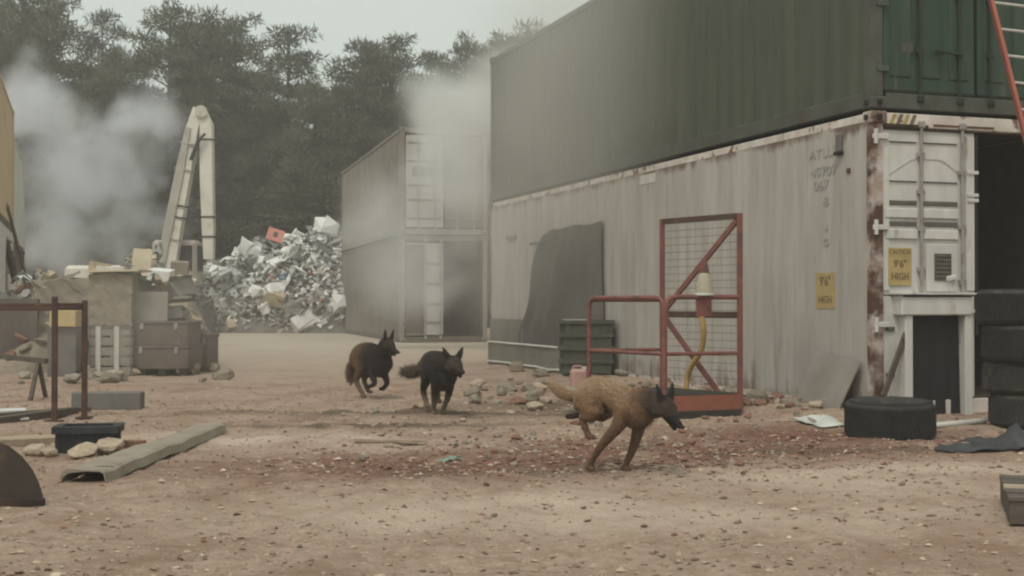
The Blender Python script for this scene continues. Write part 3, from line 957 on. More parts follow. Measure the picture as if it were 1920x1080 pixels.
# tyre hanging just inside the dark doorway
pt = Vector((3.39, 12.04, 0)) + VX * 1.62 + UX * 1.25
ht = tyre((pt.x, pt.y, 2.10), .27, .20, 'tyre hanging on a rope inside the dark container doorway', None, 'tyre', rot=(R(90), 0, TH + .25))
m = MB(); m.tube([(pt.x, pt.y, 2.30), (pt.x, pt.y, 2.868)], .012, 6); rp = m.build('rope', MATS['old_timber'])
tag(rp, 'rope from the container roof to the hanging tyre', 'rope')

# ------------------------------------------------------------------ rubble and litter near the container
def sheet(name, pts_grid, th, matn, label, cat):
    """crumpled sheet given as a grid of points"""
    ny = len(pts_grid); nx = len(pts_grid[0])
    vs = [Vector(p) for r in pts_grid for p in r]
    vs2 = [p - Vector((0, 0, th)) for p in vs]
    nn = len(vs)
    fs = []
    for j in range(ny - 1):
        for i in range(nx - 1):
            a = j * nx + i
            fs.append((a, a + 1, a + nx + 1, a + nx)); fs.append((a + nn, a + nn + nx, a + nn + nx + 1, a + nn + 1))
    per = [i for i in range(nx)] + [j * nx + nx - 1 for j in range(1, ny)] + [(ny - 1) * nx + i for i in range(nx - 2, -1, -1)] + [j * nx for j in range(ny - 2, 0, -1)]
    for a, b2 in zip(per, per[1:] + per[:1]): fs.append((a, a + nn, b2 + nn, b2))
    m = MB(); m.add(vs + vs2, fs)
    o = m.build(name, MATS[matn], smooth=True, angle=45)
    return tag(o, label, cat)

def crumple(c, sx, sy, hz, rz, seed, n=9, folds=2.2):
    r_ = np.random.default_rng(seed)
    ph = r_.random(6) * 6.28
    out = []
    cz, sz_ = math.cos(rz), math.sin(rz)
    for j in range(n):
        row = []
        for i in range(n):
            u, v = i / (n - 1) - .5, j / (n - 1) - .5
            edge = 1 - max(abs(u), abs(v)) * 1.5
            z = hz * max(.0, .35 + .45 * math.sin(u * folds * 6.28 + v * 3 + ph[0]) * math.cos(v * folds * 4 + ph[1]) + .25 * math.sin(9 * u - 7 * v + ph[2])) * max(edge, .15) * 2
            x_ = u * sx * (1 + .18 * math.sin(v * 7 + ph[3])); y_ = v * sy * (1 + .2 * math.sin(u * 6 + ph[4]))
            x, y = c[0] + x_ * cz - y_ * sz_, c[1] + x_ * sz_ + y_ * cz
            row.append((x, y, gz(x, y) + .012 + z))
        out.append(row)
    return out
g = G(1532, 800); sheet('plastic_sheet', crumple(g, .38, .34, .055, .3, 3, 13, 1.1), .004, 'plastic_sheet', 'crumpled pale plastic sheet beside the flat tyre', 'plastic sheet')
g = G(1825, 852); sheet('rubber_sheet', crumple(g, .46, .34, .05, -.2, 5, 13, .8), .008, 'rubber_sheet', 'small torn black rubber sheet before the tyre stack', 'rubber sheet')
g = G(1905, 846); sheet('rubber_sheet', crumple(g, .56, .5, .08, .5, 8, 13, .7), .008, 'rubber_sheet', 'folded dark grey rubber mat at the foot of the tyre stack', 'rubber sheet')
g1, g2 = G(1735, 808), G(1845, 800)
m = MB(); m.tube([up(g1, g1.z + .025), up(g1.lerp(g2, .5), g1.z + .03), up(g2, g2.z + .03)], .026, 10); o = m.build('pipe', MATS['pale_pipe'], smooth=True, angle=50)
tag(o, 'short grey pipe lying before the dog hole', 'pipe')
# timber baulk at the right edge of the foreground
tb = empty('pallet', (2.53, 6.60, gz(2.5, 6.5)), R(-18), 'weathered wooden pallet lying on bare dirt', 'pallet')
for k in range(5):
    m = MB(); m.box((.5, -.36 + k * .18, .128), (1.0, .13 + .01 * (k % 2), .022), bev=.003); m.build('deck_board', MATS['timber' if k == 2 else 'old_timber'], tb)
for k in range(3):
    m = MB(); m.box((.05 + k * .45, 0, .062), (.09, .84, .11), bev=.004); m.build('bearer', MATS['old_timber'], tb)

# scrap sheet leaning on the long wall by the near corner
p1, z1 = sidepos(1535, 660); p2, _ = sidepos(1612, 700)
O1 = Vector((3.39, 12.04, 0))
def wall(t, out, z): 
    q = O1 + UX * t - VX * out; return Vector((q.x, q.y, z))
m = MB(); m.prism([wall(p1, .30, .02), wall(.16, .30, .0), wall(.14, .03, .52), wall(p1 + .0, .03, .60)], VX * -.014)
mat('sheet_steel', (.25, .23, .20), (.19, .17, .145), rough=.8, scale=2, c3=(.2, .13, .09), s3=2.5, lo3=.56, hi3=.7)
o = m.build('scrap_sheet', MATS['sheet_steel']); tag(o, 'dented grey metal sheet leaning against the white container foot', 'metal sheet')
m = MB(); m.bar(wall(-.02, .05, .35), wall(-.35, .45, .03), .03, .05); 

# chunks: shared irregular stones
def chunk_mesh(name, matn, seed, flat=1.0, n_sub=1, blocky=0.0):
    import bmesh
    bm = bmesh.new()
    bmesh.ops.create_icosphere(bm, subdivisions=n_sub + 1, radius=.5)
    r_ = np.random.default_rng(seed)
    pl = r_.normal(size=(9, 3)); pl /= np.linalg.norm(pl, axis=1)[:, None]
    dd = .30 + .14 * r_.random(9)
    for v in bm.verts:
        p = np.array(v.co)
        for a, d_ in zip(pl, dd):
            e = p @ a - d_
            if e > 0: p = p - a * e
        p = p * (1 + .06 * r_.normal())
        v.co = Vector(p) * 1.25
        v.co.z *= flat
    me = bpy.data.meshes.new(name); bm.to_mesh(me); bm.free()
    me.materials.append(MATS[matn]); return me
STONES = {}
for mt_ in ('stone_tan', 'stone_grey', 'brick', 'concrete'):
    STONES[mt_] = [chunk_mesh('stone', mt_, 40 + i + hash(mt_) % 1 + {'stone_tan': 0, 'stone_grey': 10, 'brick': 20, 'concrete': 30}[mt_], .75) for i in range(4)]
bm_ = MB(); bm_.box((0, 0, 0), (1, .48, .32), bev=.03); BRICK = bm_.mesh('brick', MATS['brick'])
bm_ = MB(); bm_.box((-.12, 0, 0), (.62, .48, .32), rot=(0, 0, .1), bev=.05); HALF = bm_.mesh('brick', MATS['brick'])

def stone(px, py, wpx, mt_, label, group, name='stone', k=None, zoff=.0):
    g = G(px, py)
    s = wpx / F * g.y
    me = random.choice(STONES[mt_]) if k is None else k
    o = link_mesh(name, me, None, (g.x, g.y, g.z + s * .22 + zoff), (random.uniform(-.3, .3), random.uniform(-.3, .3), random.uniform(0, 6.28)), (s, s * random.uniform(.7, 1), s * random.uniform(.6, .9)))
    return tag(o, label, 'brick' if 'brick' in name else 'stone', group)
stone(160, 852, 50, 'stone_tan', 'blunt tan stone right before the black crate', None)
stone(205, 846, 55, 'stone_tan', 'large pale tan stone by the black crate corner', None)
stone(66, 848, 44, 'stone_tan', 'larger pale stone between the plank and the black crate', None)
stone(96, 850, 30, 'stone_tan', 'smaller pale stone between the plank and the black crate', None)
o = stone(248, 838, 50, 'brick', 'weathered red brick beside the black crate', None, 'brick', BRICK)
o.rotation_euler = (0, 0, .12)
stone(230, 846, 22, 'brick', 'small red brick chip between the tan stones and the brick', None, 'brick_fragment')
# rubble along the foot of the long container and in the red patch
for i in range(75):
    px = random.uniform(1395, 1590); k_ = (px - 960) / F
    t_ = (3.39 - 12.04 * k_) / (.319 + .948 * k_)
    q = wall(t_, random.uniform(.10, .75), 0)
    s = random.uniform(.07, .17)
    mt_ = random.choice(['stone_grey', 'stone_tan', 'concrete', 'brick'])
    o = link_mesh('rubble_stone' if mt_ != 'brick' else 'brick_fragment', random.choice(STONES[mt_]), None, (q.x, q.y, gz(q.x, q.y) + s * .2), (random.uniform(-.4, .4), random.uniform(-.4, .4), random.uniform(0, 6)), (s, s * .8, s * .7))
    tag(o, 'loose stone in the rubble banked along the white container' if mt_ != 'brick' else 'brick fragment in the rubble banked along the white container', 'stone' if mt_ != 'brick' else 'brick', 'rubble along the white container')
for i, (px, py, s, mt_) in enumerate(((1450, 752, .26, 'brick'), (1490, 757, .24, 'brick'), (1515, 748, .2, 'concrete'), (1420, 765, .2, 'stone_grey'))):
    g = G(px, py)
    o = link_mesh('rubble_stone' if mt_ != 'brick' else 'broken_brick', random.choice(STONES[mt_]) if mt_ != 'brick' else HALF, None, (g.x, g.y, g.z + .07), (random.uniform(-.3, .3), random.uniform(-.3, .3), i), (s, s, s * .9))
    tag(o, ('half brick at the foot of the leaning metal sheet' if mt_ == 'brick' else ('concrete lump beside the half bricks' if mt_ == 'concrete' else 'grey stone by the red basket corner')), 'brick' if mt_ == 'brick' else 'stone', 'half bricks by the metal sheet' if mt_ == 'brick' else None)
for i in range(125):
    px, py = random.uniform(640, 1560), random.uniform(772, 880)
    if 1000 < px < 1260 and py > 850 or 1550 < px: continue
    mt_ = random.choices(['brick', 'stone_tan', 'stone_grey', 'concrete'], [5, 2, 2, 2])[0]
    stone(px, py, 7 + 13 * random.random() ** 2, mt_, 'small brick piece strewn over the reddish dirt' if mt_ == 'brick' else 'small stone strewn over the reddish dirt', 'debris strewn over the dirt', 'brick_fragment' if mt_ == 'brick' else 'stone')
for i in range(45):
    px, py = random.uniform(870, 1230), random.uniform(700, 775)
    mt_ = random.choices(['brick', 'stone_tan', 'stone_grey', 'concrete'], [1, 2, 3, 3])[0]
    stone(px, py, random.uniform(10, 34), mt_, 'brick piece in the rubble patch before the soot-dark tarpaulin' if mt_ == 'brick' else 'stone in the rubble patch before the soot-dark tarpaulin', 'rubble before the tarpaulin', 'brick_fragment' if mt_ == 'brick' else 'stone')
for i in range(16):
    px, py = random.uniform(60, 1800), random.uniform(880, 1060)
    mt_ = random.choice(['stone_tan', 'stone_grey', 'brick'])
    stone(px, py, random.uniform(8, 14), mt_, 'brick chip on the open tan dirt' if mt_ == 'brick' else 'pebble-sized stone on the open tan dirt', 'stones on the open dirt', 'brick_fragment' if mt_ == 'brick' else 'stone')
# flat pale lath and green scrap on the dirt
g1, g2 = G(665, 832), G(800, 826)
m = MB(); m.bar(up(g1, g1.z + .02), up(g2, g2.z + .02), .06, .02); o = m.build('lath', MATS['timber']); tag(o, 'thin pale lath lying on the reddish dirt', 'lath')
g = G(845, 857); sheet('green_rag', crumple(g, .16, .10, .03, .1, 15, 6), .003, 'crate_green', 'scrap of green cloth on the reddish dirt', 'rag')
MATS['rag'] = mat('rag', (.22, .30, .24), rough=.9); bpy.data.objects['green_rag'].data.materials[0] = MATS['rag']

# gravel: tiny bits nobody could count
N = 52000
yy = 4.6 + 12.5 * rng.random(N) ** 1.35
xx = (rng.random(N) - .5) * 2 * (.43 * yy + .5)
redw = np.exp(-(((xx - 1.3) / 2.4) ** 2 + ((yy - 9.5) / 1.1) ** 2)) + .8 * np.exp(-(((xx + .2) / 1.6) ** 2 + ((yy - 8.6) / .5) ** 2))
keep = rng.random(N) < (.26 + .9 * redw + .4 * np.exp(-((yy - 12.5) / 1.5) ** 2))
xx, yy, redw = xx[keep], yy[keep], redw[keep]
N = len(xx)
sz = .0035 + .015 * rng.random(N) ** 4 + .009 * rng.random(N) * redw
zz = gz_np(xx, yy)
octv = np.array([(1, 0, 0), (-1, 0, 0), (0, 1, 0), (0, -1, 0), (0, 0, 1), (0, 0, -1)], float)
octf = np.array([(0, 2, 4), (2, 1, 4), (1, 3, 4), (3, 0, 4), (2, 0, 5), (1, 2, 5), (3, 1, 5), (0, 3, 5)])
jit = octv[None] * (.55 + .8 * rng.random((N, 6, 1))) + .25 * rng.normal(size=(N, 6, 3))
ang = rng.random(N) * 6.28
ca, sa_ = np.cos(ang)[:, None], np.sin(ang)[:, None]
x_, y_ = jit[..., 0] * ca - jit[..., 1] * sa_, jit[..., 0] * sa_ + jit[..., 1] * ca
pv = np.stack([xx[:, None] + x_ * sz[:, None] * 1.3, yy[:, None] + y_ * sz[:, None], zz[:, None] + (jit[..., 2] * .6 + .25) * sz[:, None]], 2).reshape(-1, 3)
pf = (octf[None] + 6 * np.arange(N)[:, None, None]).reshape(-1, 3)
gme2 = bpy.data.meshes.new('gravel'); gme2.from_pydata(pv.tolist(), [], pf.tolist()); gme2.update()
pal = np.array([(.40, .30, .22), (.28, .205, .15), (.50, .41, .31), (.17, .12, .088), (.22, .115, .08)])
wts = np.stack([np.ones(N), np.ones(N) * 1.1, np.ones(N) * .16, np.ones(N) * .5 + redw, .12 + 1.8 * redw], 1)
cs = wts.cumsum(1) / wts.sum(1, keepdims=True)
ci = (rng.random((N, 1)) > cs).sum(1)
set_tone(gme2, np.repeat(pal[ci] * (.8 + .4 * rng.random((N, 1))), 6, axis=0))
gme2.materials.append(MATS['gravel'])
gro = link_mesh('gravel', gme2); tag(gro, 'loose grit and brick crumbs over the dirt yard', 'gravel', kind='stuff')

# ------------------------------------------------------------------ things along the long wall
# crates stacked by the wall
def crate(name, loc, s, matn, label, group=None, rz=0.0, cat='crate', ribs=6):
    root = empty(name, loc, rz, label, cat, group)
    w, d, h = s; t = .018
    m = MB(); m.box((0, 0, .015), (w - .02, d - .02, .03)); m.build('base', MATS[matn], root)
    for (cx, cy, bx, by) in ((0, -d / 2 + t / 2, w, t), (0, d / 2 - t / 2, w, t), (-w / 2 + t / 2, 0, t, d - 2 * t), (w / 2 - t / 2, 0, t, d - 2 * t)):
        m = MB(); m.box((cx, cy, h / 2), (bx, by, h - .004))
        m.box((cx + (-.008 if bx < by and cx < 0 else .008 if bx < by else 0), cy + (-.008 if by < bx and cy < 0 else .008 if by < bx else 0), h - .02), (bx + .045, by + .045, .05))
        for k in range(ribs):
            f = (k + .5) / ribs - .5
            if bx > by: m.box((f * bx, cy + (-.012 if cy < 0 else .012), h * .42), (.012, .012, h * .75))
            else: m.box((cx + (-.012 if cx < 0 else .012), f * by, h * .42), (.012, .012, h * .75))
        m.build('side', MATS[matn], root)
    return root
cw = Vector((1.02, 17.85, 0))
zc = gz(cw.x, cw.y) - .01
labs = ('bottom grey-green crate of the stack at the white wall', 'second grey-green crate up in the stack at the white wall', 'third grey-green crate up in the stack at the white wall', 'topmost grey-green crate of the stack at the white wall')
for k in range(4):
    crate('plastic_crate', (cw.x + .01 * (k % 2), cw.y, zc + k * .182), (.66, .45, .184), 'crate_green', labs[k], 'crates stacked at the white wall', rz=.10 + .04 * (k % 2))
m = MB(); m.box((cw.x - .14, cw.y - .06, zc + .182 * 4 + .006), (.30, .26, .02), rot=(0, 0, .2)); o = m.build('lid', MATS['pale_pipe']); tag(o, 'white lid lying on the topmost grey-green crate', 'lid')
# pink canister
g = G(1085, 732)
cn = empty('canister', (g.x, g.y, g.z), .2, 'pinkish plastic canister at the foot of the crate stack', 'canister')
m = MB(); m.box((0, 0, .135), (.20, .17, .27), bev=.03); m.build('canister_body', MATS['pink_plastic'], cn)
m = MB(); m.tube(bend([(-.07, 0, .26), (-.07, 0, .305), (.04, 0, .305), (.04, 0, .26)], .02, 3), .012, 8); m.build('canister_handle', MATS['pink_plastic'], cn)
m = MB(); m.lathe([(.0, .30), (.026, .30), (.028, .265)], 12, c=(.075, 0, 0)); m.build('canister_cap', MATS['pale_pipe'], cn)
# dark tarpaulin over a hole in the wall
tm = []
for j in range(25):
    v = j / 24
    z = 2.24 * (1 - v) + .16 * v
    row = []
    tl = 9.05 + .95 * min(1, v * 1.25) + .12 * math.sin(v * 9); tr = 6.5 + .02 * math.sin(v * 7)
    for i in range(31):
        u = i / 30
        t_ = tl * (1 - u) + tr * u
        fold = .035 + .028 * math.sin(u * 34 + 2 * math.sin(v * 3)) + .02 * math.sin(u * 13 + 5 * v)
        zz_ = z + (.012 * math.sin(u * 14)) * (1 - v) - .12 * (1 - v) * max(0, .22 - u) * 4
        row.append(wall(t_, .025 + fold * (.3 + .9 * v), zz_))
    tm.append(row)
ny, nx = 25, 31
m = MB(); vs = [p for r in tm for p in r]; vs2 = [p + VX * .006 for p in vs]; fs = []
for j in range(ny - 1):
    for i in range(nx - 1):
        a = j * nx + i; fs.append((a, a + 1, a + nx + 1, a + nx)); fs.append((a + ny * nx, a + nx + ny * nx, a + nx + 1 + ny * nx, a + 1 + ny * nx))
m.add(vs + vs2, fs)
tp = empty('tarpaulin', wall(8, .02, 0), 0, 'soot-dark tarpaulin hung on the white container side', 'tarpaulin')
o = m.build('cloth', MATS['tarp'], None, smooth=True)
o.parent = tp; o.location = -tp.location
m = MB(); m.bar(wall(9.55, .045, 2.05), wall(8.9, .045, 2.05), .03, .04); o = m.build('batten', MATS['dark_concrete'], None); o.parent = tp; o.location = -tp.location
# curved low pen panel with two white hoops
pn = empty('low_pen', (0, 0, 0), 0, 'low curved grey-green pen panel with two white rails by the white container', 'pen')
arcp = [P(915, 640, 21.6), P(975, 648, 20.2), P(1020, 653, 19.2), P(1056, 656, 18.5)]
ap = bend([Vector((q.x, q.y, 0)) for q in arcp], 1.0, 4)
def zat(y): return CAM_H - (648 - HZ) / F * y
m = MB(); m.tube([up(q, .43) for q in ap], .017, 8); m.build('pen_rail', MATS['pale_pipe'], pn, smooth=True, angle=60)
m = MB(); m.tube([up(q, gz(q.x, q.y) + .05) for q in ap], .017, 8); m.build('pen_rail', MATS['pale_pipe'], pn, smooth=True, angle=60)
m = MB()
for a, b2 in zip(ap[:-1], ap[1:]):
    m.add([up(a, -.02) + Vector((.0, .03, 0)), up(b2, -.02) + Vector((0, .03, 0)), up(b2, .42) + Vector((0, .03, 0)), up(a, .42) + Vector((0, .03, 0))], [(0, 1, 2, 3)])
    m.add([up(a, -.02) + Vector((.0, .04, 0)), up(b2, -.02) + Vector((0, .04, 0)), up(b2, .42) + Vector((0, .04, 0)), up(a, .42) + Vector((0, .04, 0))], [(3, 2, 1, 0)])
m.build('pen_panel', MATS['pool_panel'], pn)
m = MB(); m.prism([wall(9.9, .04, .0), wall(11.7, .04, .0), wall(11.7, .04, .80), wall(9.9, .04, .80)], VX * -.02); o = m.build('skirt_board', MATS['pool_panel']); tag(o, 'grey-green board along the foot of the white container beside the tarpaulin', 'board')

# ------------------------------------------------------------------ foreground left
fr = empty('rail_stand', (0, 0, 0), 0, 'rusty brown steel frame of posts and double top rails', 'frame')
f1, f2 = P(103, 790, 11.75), P(159, 787, 12.0)
f1.z = gz(f1.x, f1.y); f2.z = gz(f2.x, f2.y)
f0 = Vector((-6.35, 11.9, 0)); f3 = Vector((-6.1, 12.5, 0))
for p in (f1, f2, f0, f3):
    h = 1.135 if p is f1 else 1.10
    m = MB(); m.box((p.x, p.y, h / 2), (.05, .05, h + .02), rot=(0, 0, .2), bev=.004); m.build('post', MATS['frame_brown'], fr)
    m = MB(); m.box((p.x, p.y, gz(p.x, p.y) + .012), (.13, .13, .016)); m.build('foot_plate', MATS['frame_brown'], fr)
for a, b2, z in ((f0, f1, 1.068), (f0, f1, 1.025), (f1, f2, 1.072), (f1, f2, 1.03), (f3, f2, 1.05)):
    m = MB(); m.bar(up(a, z), up(b2, z), .028, .024); m.build('top_rail', MATS['frame_brown'], fr)
# loose bar resting on a trestle behind the frame
a, b2 = P(-40, 664, 14.5), P(88, 677, 14.2)
m = MB(); m.bar(a, b2, .06, .055); 
tr = empty('trestle', (0, 0, 0), 0, 'dark timber bar carried on a low trestle behind the rusty frame', 'trestle')
m.build('trestle_bar', MATS['old_timber'], tr)
for p in (a, b2.lerp(a, .12)):
    for s in (-.15, .15):
        m = MB(); m.bar(p + Vector((0, 0, -.01)), Vector((p.x, p.y + s * 1.6, 0)), .04, .04); m.build('trestle_leg', MATS['old_timber'], tr)
# concrete kerb block
kb = P(198, 766, 13.15)
m = MB(); m.box((kb.x, kb.y + .1, gz(kb.x, kb.y) + .085), (.70, .2, .19), rot=(0, 0, .06), bev=.012); o = m.build('kerb_block', MATS['dark_concrete']); tag(o, 'single dark grey concrete kerb block lying in the dirt', 'concrete block')
# planks and sheets behind the frame foot
def plank(name, p, q, w, t, matn, label, cat, group=None, z=0.0):
    m = MB(); a = up(p, gz(p.x, p.y) + t / 2 + z); b3 = up(q, gz(q.x, q.y) + t / 2 + z)
    m.bar(a, b3, w, t, bev=.004); o = m.build(name, MATS[matn]); return tag(o, label, cat, group)
plank('beam', G(-60, 806), G(140, 775), .10, .07, 'old_timber', 'long dark timber beam on the ground at the rusty frame', 'beam')
plank('beam', G(-60, 788), G(165, 768), .12, .05, 'old_timber', 'dark timber beam lying behind the long dark one', 'beam')
plank('board', G(-60, 779), G(50, 776), .22, .03, 'scrap_white', 'whitish board on the dark beams by the rusty frame', 'board', z=.05)
plank('board', G(-60, 797), G(50, 790), .16, .02, 'pale_paint', 'pale narrow board between the dark beams', 'board', z=.01)
plank('plank', G(-40, 838), G(112, 824), .30, .055, 'timber', 'broad pale plank ending at the black crate', 'plank')
# black crate
g = G(164, 842)
crate('battery_crate', (g.x, 9.55, gz(g.x, 9.5) - .005), (.42, .28, .205), 'crate_black', 'black plastic crate sitting on the dirt among tan stones', rz=.17, ribs=9)
# bent steel channel
ch = empty('steel_channel', (0, 0, 0), 0, 'long bent tan steel channel lying open side down on the dirt', 'steel channel')
na, nb_ = Vector((-2.58, 7.75, 0)), Vector((-2.52, 10.75, 0))
dirc = (nb_ - na).normalized(); sidec = Vector((dirc.y, -dirc.x, 0))
prof = [(-.155, .004), (-.145, .035), (-.11, .062), (.0, .072), (.09, .070), (.115, .058), (.13, .0)]
vs, fs = [], []
NS = 16
for i in range(NS + 1):
    f = i / NS
    c = na.lerp(nb_, f)
    zb = .004 + .018 * math.sin(f * 3.0) + gz(c.x, c.y)
    for (s, z) in prof:
        q = c + sidec * s * (1 + .05 * math.sin(f * 6)) ; vs.append((q.x, q.y, z + zb + .02 * (1 - f) ** 3 * (s < -.1)))
    for (s, z) in reversed(prof):
        q = c + sidec * s * .955; vs.append((q.x, q.y, z + zb - .008))
npf = len(prof) * 2
for i in range(NS):
    for k in range(npf):
        k2 = (k + 1) % npf
        fs.append((i * npf + k, i * npf + k2, (i + 1) * npf + k2, (i + 1) * npf + k))
hp_ = len(prof)
for e in (0, NS):
    for k in range(hp_ - 1): fs.append((e * npf + k, e * npf + k + 1, e * npf + npf - 2 - k, e * npf + npf - 1 - k))
m = MB(); m.add(vs, fs); m.build('channel_body', MATS['channel_steel'], ch)
for f in (.08, .35, .62, .9):
    c = na.lerp(nb_, f); m = MB(); m.box((c.x, c.y, .04), (.18, .02, .06)); m.build('stiffener', MATS['bucket_steel'], ch)
# digger bucket cut by the frame's edge
BD = Vector((-.62, 1.0, 0)).normalized()
bu = empty('digger_bucket', (0, 0, 0), 0, 'dark worn digger bucket resting on the dirt', 'digger bucket')
bx, by = (85 - 960) / F * 6.85, 6.85
prof2 = [(0, .0), (-.008, .06), (-.03, .13), (-.065, .20), (-.12, .27), (-.19, .325), (-.30, .355), (-.42, .34), (-.52, .25), (-.55, .0)]
BZ = gz(bx, by)
def bpt(x, s, z): return (bx + x + BD.x * s, by + BD.y * s, z + BZ - .01)
for s in (0, .62):
    m = MB(); m.prism([bpt(x, s, z) for x, z in prof2], BD * .025); m.build('side_plate', MATS['bucket_steel'], bu)
m = MB(); vs, fs = [], []
pr = prof2[:-1]
for (x, z) in pr: vs += [bpt(x - .004, .02, z), bpt(x - .004, .625, z)]
for (x, z) in reversed(pr): vs += [bpt(x * .96 - .018, .02, z * .95), bpt(x * .96 - .018, .625, z * .95)]
nn = len(vs) // 2
for k in range(nn):
    k2 = (k + 1) % nn; fs.append((2 * k, 2 * k2, 2 * k2 + 1, 2 * k + 1))
m.add(vs, fs); m.build('bucket_shell', MATS['tyre_dusty'], bu)
m = MB(); m.box((bx - .27, by - .012, .016 + BZ), (.55, .03, .045), bev=.004); m.build('wear_strip', MATS['dark_rust'], bu)

# ------------------------------------------------------------------ junk bay at mid-left
def jbox(px0, px1, py0, py1, Y, depth):
    a, b2 = P(px0, py1, Y), P(px1, py0, Y)
    return a.x, b2.x, max(a.z, 0), b2.z, depth
JY = 19.4
def zY(py, Y): return CAM_H - (py - HZ) / F * Y
def xY(px, Y): return (px - 960) / F * Y
# slatted crate with a bulk block on it
def slat_crate(px0, px1, py0, py1, Y, depth, label, matn='old_timber'):
    x0, x1 = xY(px0, Y), xY(px1, Y); z0, z1 = 0, zY(py0, Y)
    w, h = x1 - x0, z1 - z0
    root = empty('slatted_crate', ((x0 + x1) / 2, Y + depth / 2, 0), .05, label, 'crate')
    for sx in (-1, 1):
        for sy in (-1, 1):
            m = MB(); m.box((sx * (w / 2 - .04), sy * (depth / 2 - .04), h / 2), (.08, .08, h)); m.build('corner_post', MATS['concrete'], root)
    nsl = 5
    for k in range(nsl):
        z = h * (k + .5) / nsl
        m = MB(); m.box((0, -depth / 2 - .012, z), (w, .022, h / nsl * .8)); m.build('slat', MATS['grey_board'], root)
        m = MB(); m.box((w / 2 + .012, 0, z), (.022, depth, h / nsl * .8)); m.build('slat', MATS['grey_board'], root)
        m = MB(); m.box((-w / 2 - .012, 0, z), (.022, depth, h / nsl * .8)); m.build('slat', MATS['grey_board'], root)
    for x in (-.17, .10):
        m = MB(); m.box((x, -depth / 2 - .035, h / 2), (.07, .022, h)); m.build('batten', MATS['pale_paint'], root)
    m = MB(); m.box((0, 0, h - .012), (w + .06, depth + .06, .05)); m.build('lid', MATS['dark_concrete'], root)
    return root
slat_crate(168, 242, 612, 712, 18.9, .8, 'tall grey slatted crate under the rough concrete block')
def rough_block(name, px0, px1, py0, py1, Y, depth, matn, label, cat, seed=0, amp=.03, rz=0.0, nseg=5):
    import bmesh
    x0, x1 = xY(px0, Y), xY(px1, Y); z0, z1 = zY(py1, Y), zY(py0, Y)
    bm = bmesh.new(); bmesh.ops.create_cube(bm, size=1)
    bmesh.ops.subdivide_edges(bm, edges=bm.edges[:], cuts=nseg, use_grid_fill=True)
    r_ = np.random.default_rng(seed)
    for v in bm.verts:
        v.co = Vector((v.co.x * (x1 - x0), v.co.y * depth, v.co.z * (z1 - z0)))
        top = v.co.z > (z1 - z0) * .49
        v.co += Vector(r_.normal(size=3) * amp * (.4 if not top else 1.0))
    me = bpy.data.meshes.new(name); bm.to_mesh(me); bm.free(); me.materials.append(MATS[matn])
    o = link_mesh(name, me, None, ((x0 + x1) / 2, Y + depth / 2, (z0 + z1) / 2), (0, 0, rz))
    return tag(o, label, cat)
rough_block('concrete_block', 166, 246, 514, 610, 18.95, .75, 'stone_grey', 'big rough concrete block on the slatted crate', 'concrete block', 3, .022, .03, 7)
m = MB(); m.box((xY(215, 19), 19.2, zY(508, 19)), (xY(272, 19) - xY(172, 19), .7, .03), rot=(0, -.02, 0)); o = m.build('board', MATS['cream_board']); tag(o, 'cream board lying flat on the rough concrete block', 'board')
rough_block('rag_bundle', 180, 232, 500, 508, 19.1, .4, 'pale_paint', 'pale rag bundle on the cream board', 'rag', 5, .012)
# brown metal chests
def chest(px0, px1, py0, py1, Y, depth, label, group=None, matn='chest_brown'):
    x0, x1 = xY(px0, Y), xY(px1, Y); z0, z1 = zY(py1, Y), zY(py0, Y)
    w, h = x1 - x0, z1 - z0
    root = empty('metal_chest', ((x0 + x1) / 2, Y + depth / 2, z0), -.04, label, 'chest', group)
    m = MB(); m.box((0, 0, h * .44), (w, depth, h * .88), bev=.01); m.build('chest_body', MATS[matn], root)
    m = MB(); m.box((0, 0, h * .94), (w + .03, depth + .03, h * .12), bev=.008); m.build('chest_lid', MATS['brown_paint'], root)
    for s in (-.3, .3):
        m = MB(); m.box((s * w, -depth / 2 - .008, h * .8), (.05, .02, .09)); m.build('latch', MATS['steel_rod'], root)
    return root
chest(243, 356, 648, 692, 19.0, .75, 'lower of two brown metal chests beside the slatted crate')
chest(246, 354, 602, 648, 19.02, .7, 'upper of two brown metal chests, carrying a grey board')
chest(352, 392, 626, 690, 19.9, .6, 'narrow brown metal cabinet behind the stacked chests')
for k, px in enumerate((262, 300, 340)):
    m = MB(); m.box((xY(px, 19), 19.4, (zY(692, 19)) / 2), (.12, .6, zY(692, 19) + .01)); o = m.build('timber_bearer', MATS['old_timber']); tag(o, 'dark timber bearer under the lower brown chest', 'bearer', 'bearers under the brown chest')
m = MB(); m.box((xY(372, 20), 20.2, zY(690, 19.9) / 2), (.3, .5, zY(690, 19.9) + .01)); o = m.build('timber_bearer', MATS['old_timber']); tag(o, 'dark timber block under the narrow brown cabinet', 'bearer')
m = MB(); m.box((xY(280, 19.2), 19.22, (zY(602, 19.2) + zY(547, 19.2)) / 2), (xY(314, 19.2) - xY(246, 19.2), .03, zY(547, 19.2) - zY(602, 19.2)), rot=(-.07, 0, 0)); o = m.build('board', MATS['grey_board']); tag(o, 'grey square board propped upright on the brown chests', 'board')
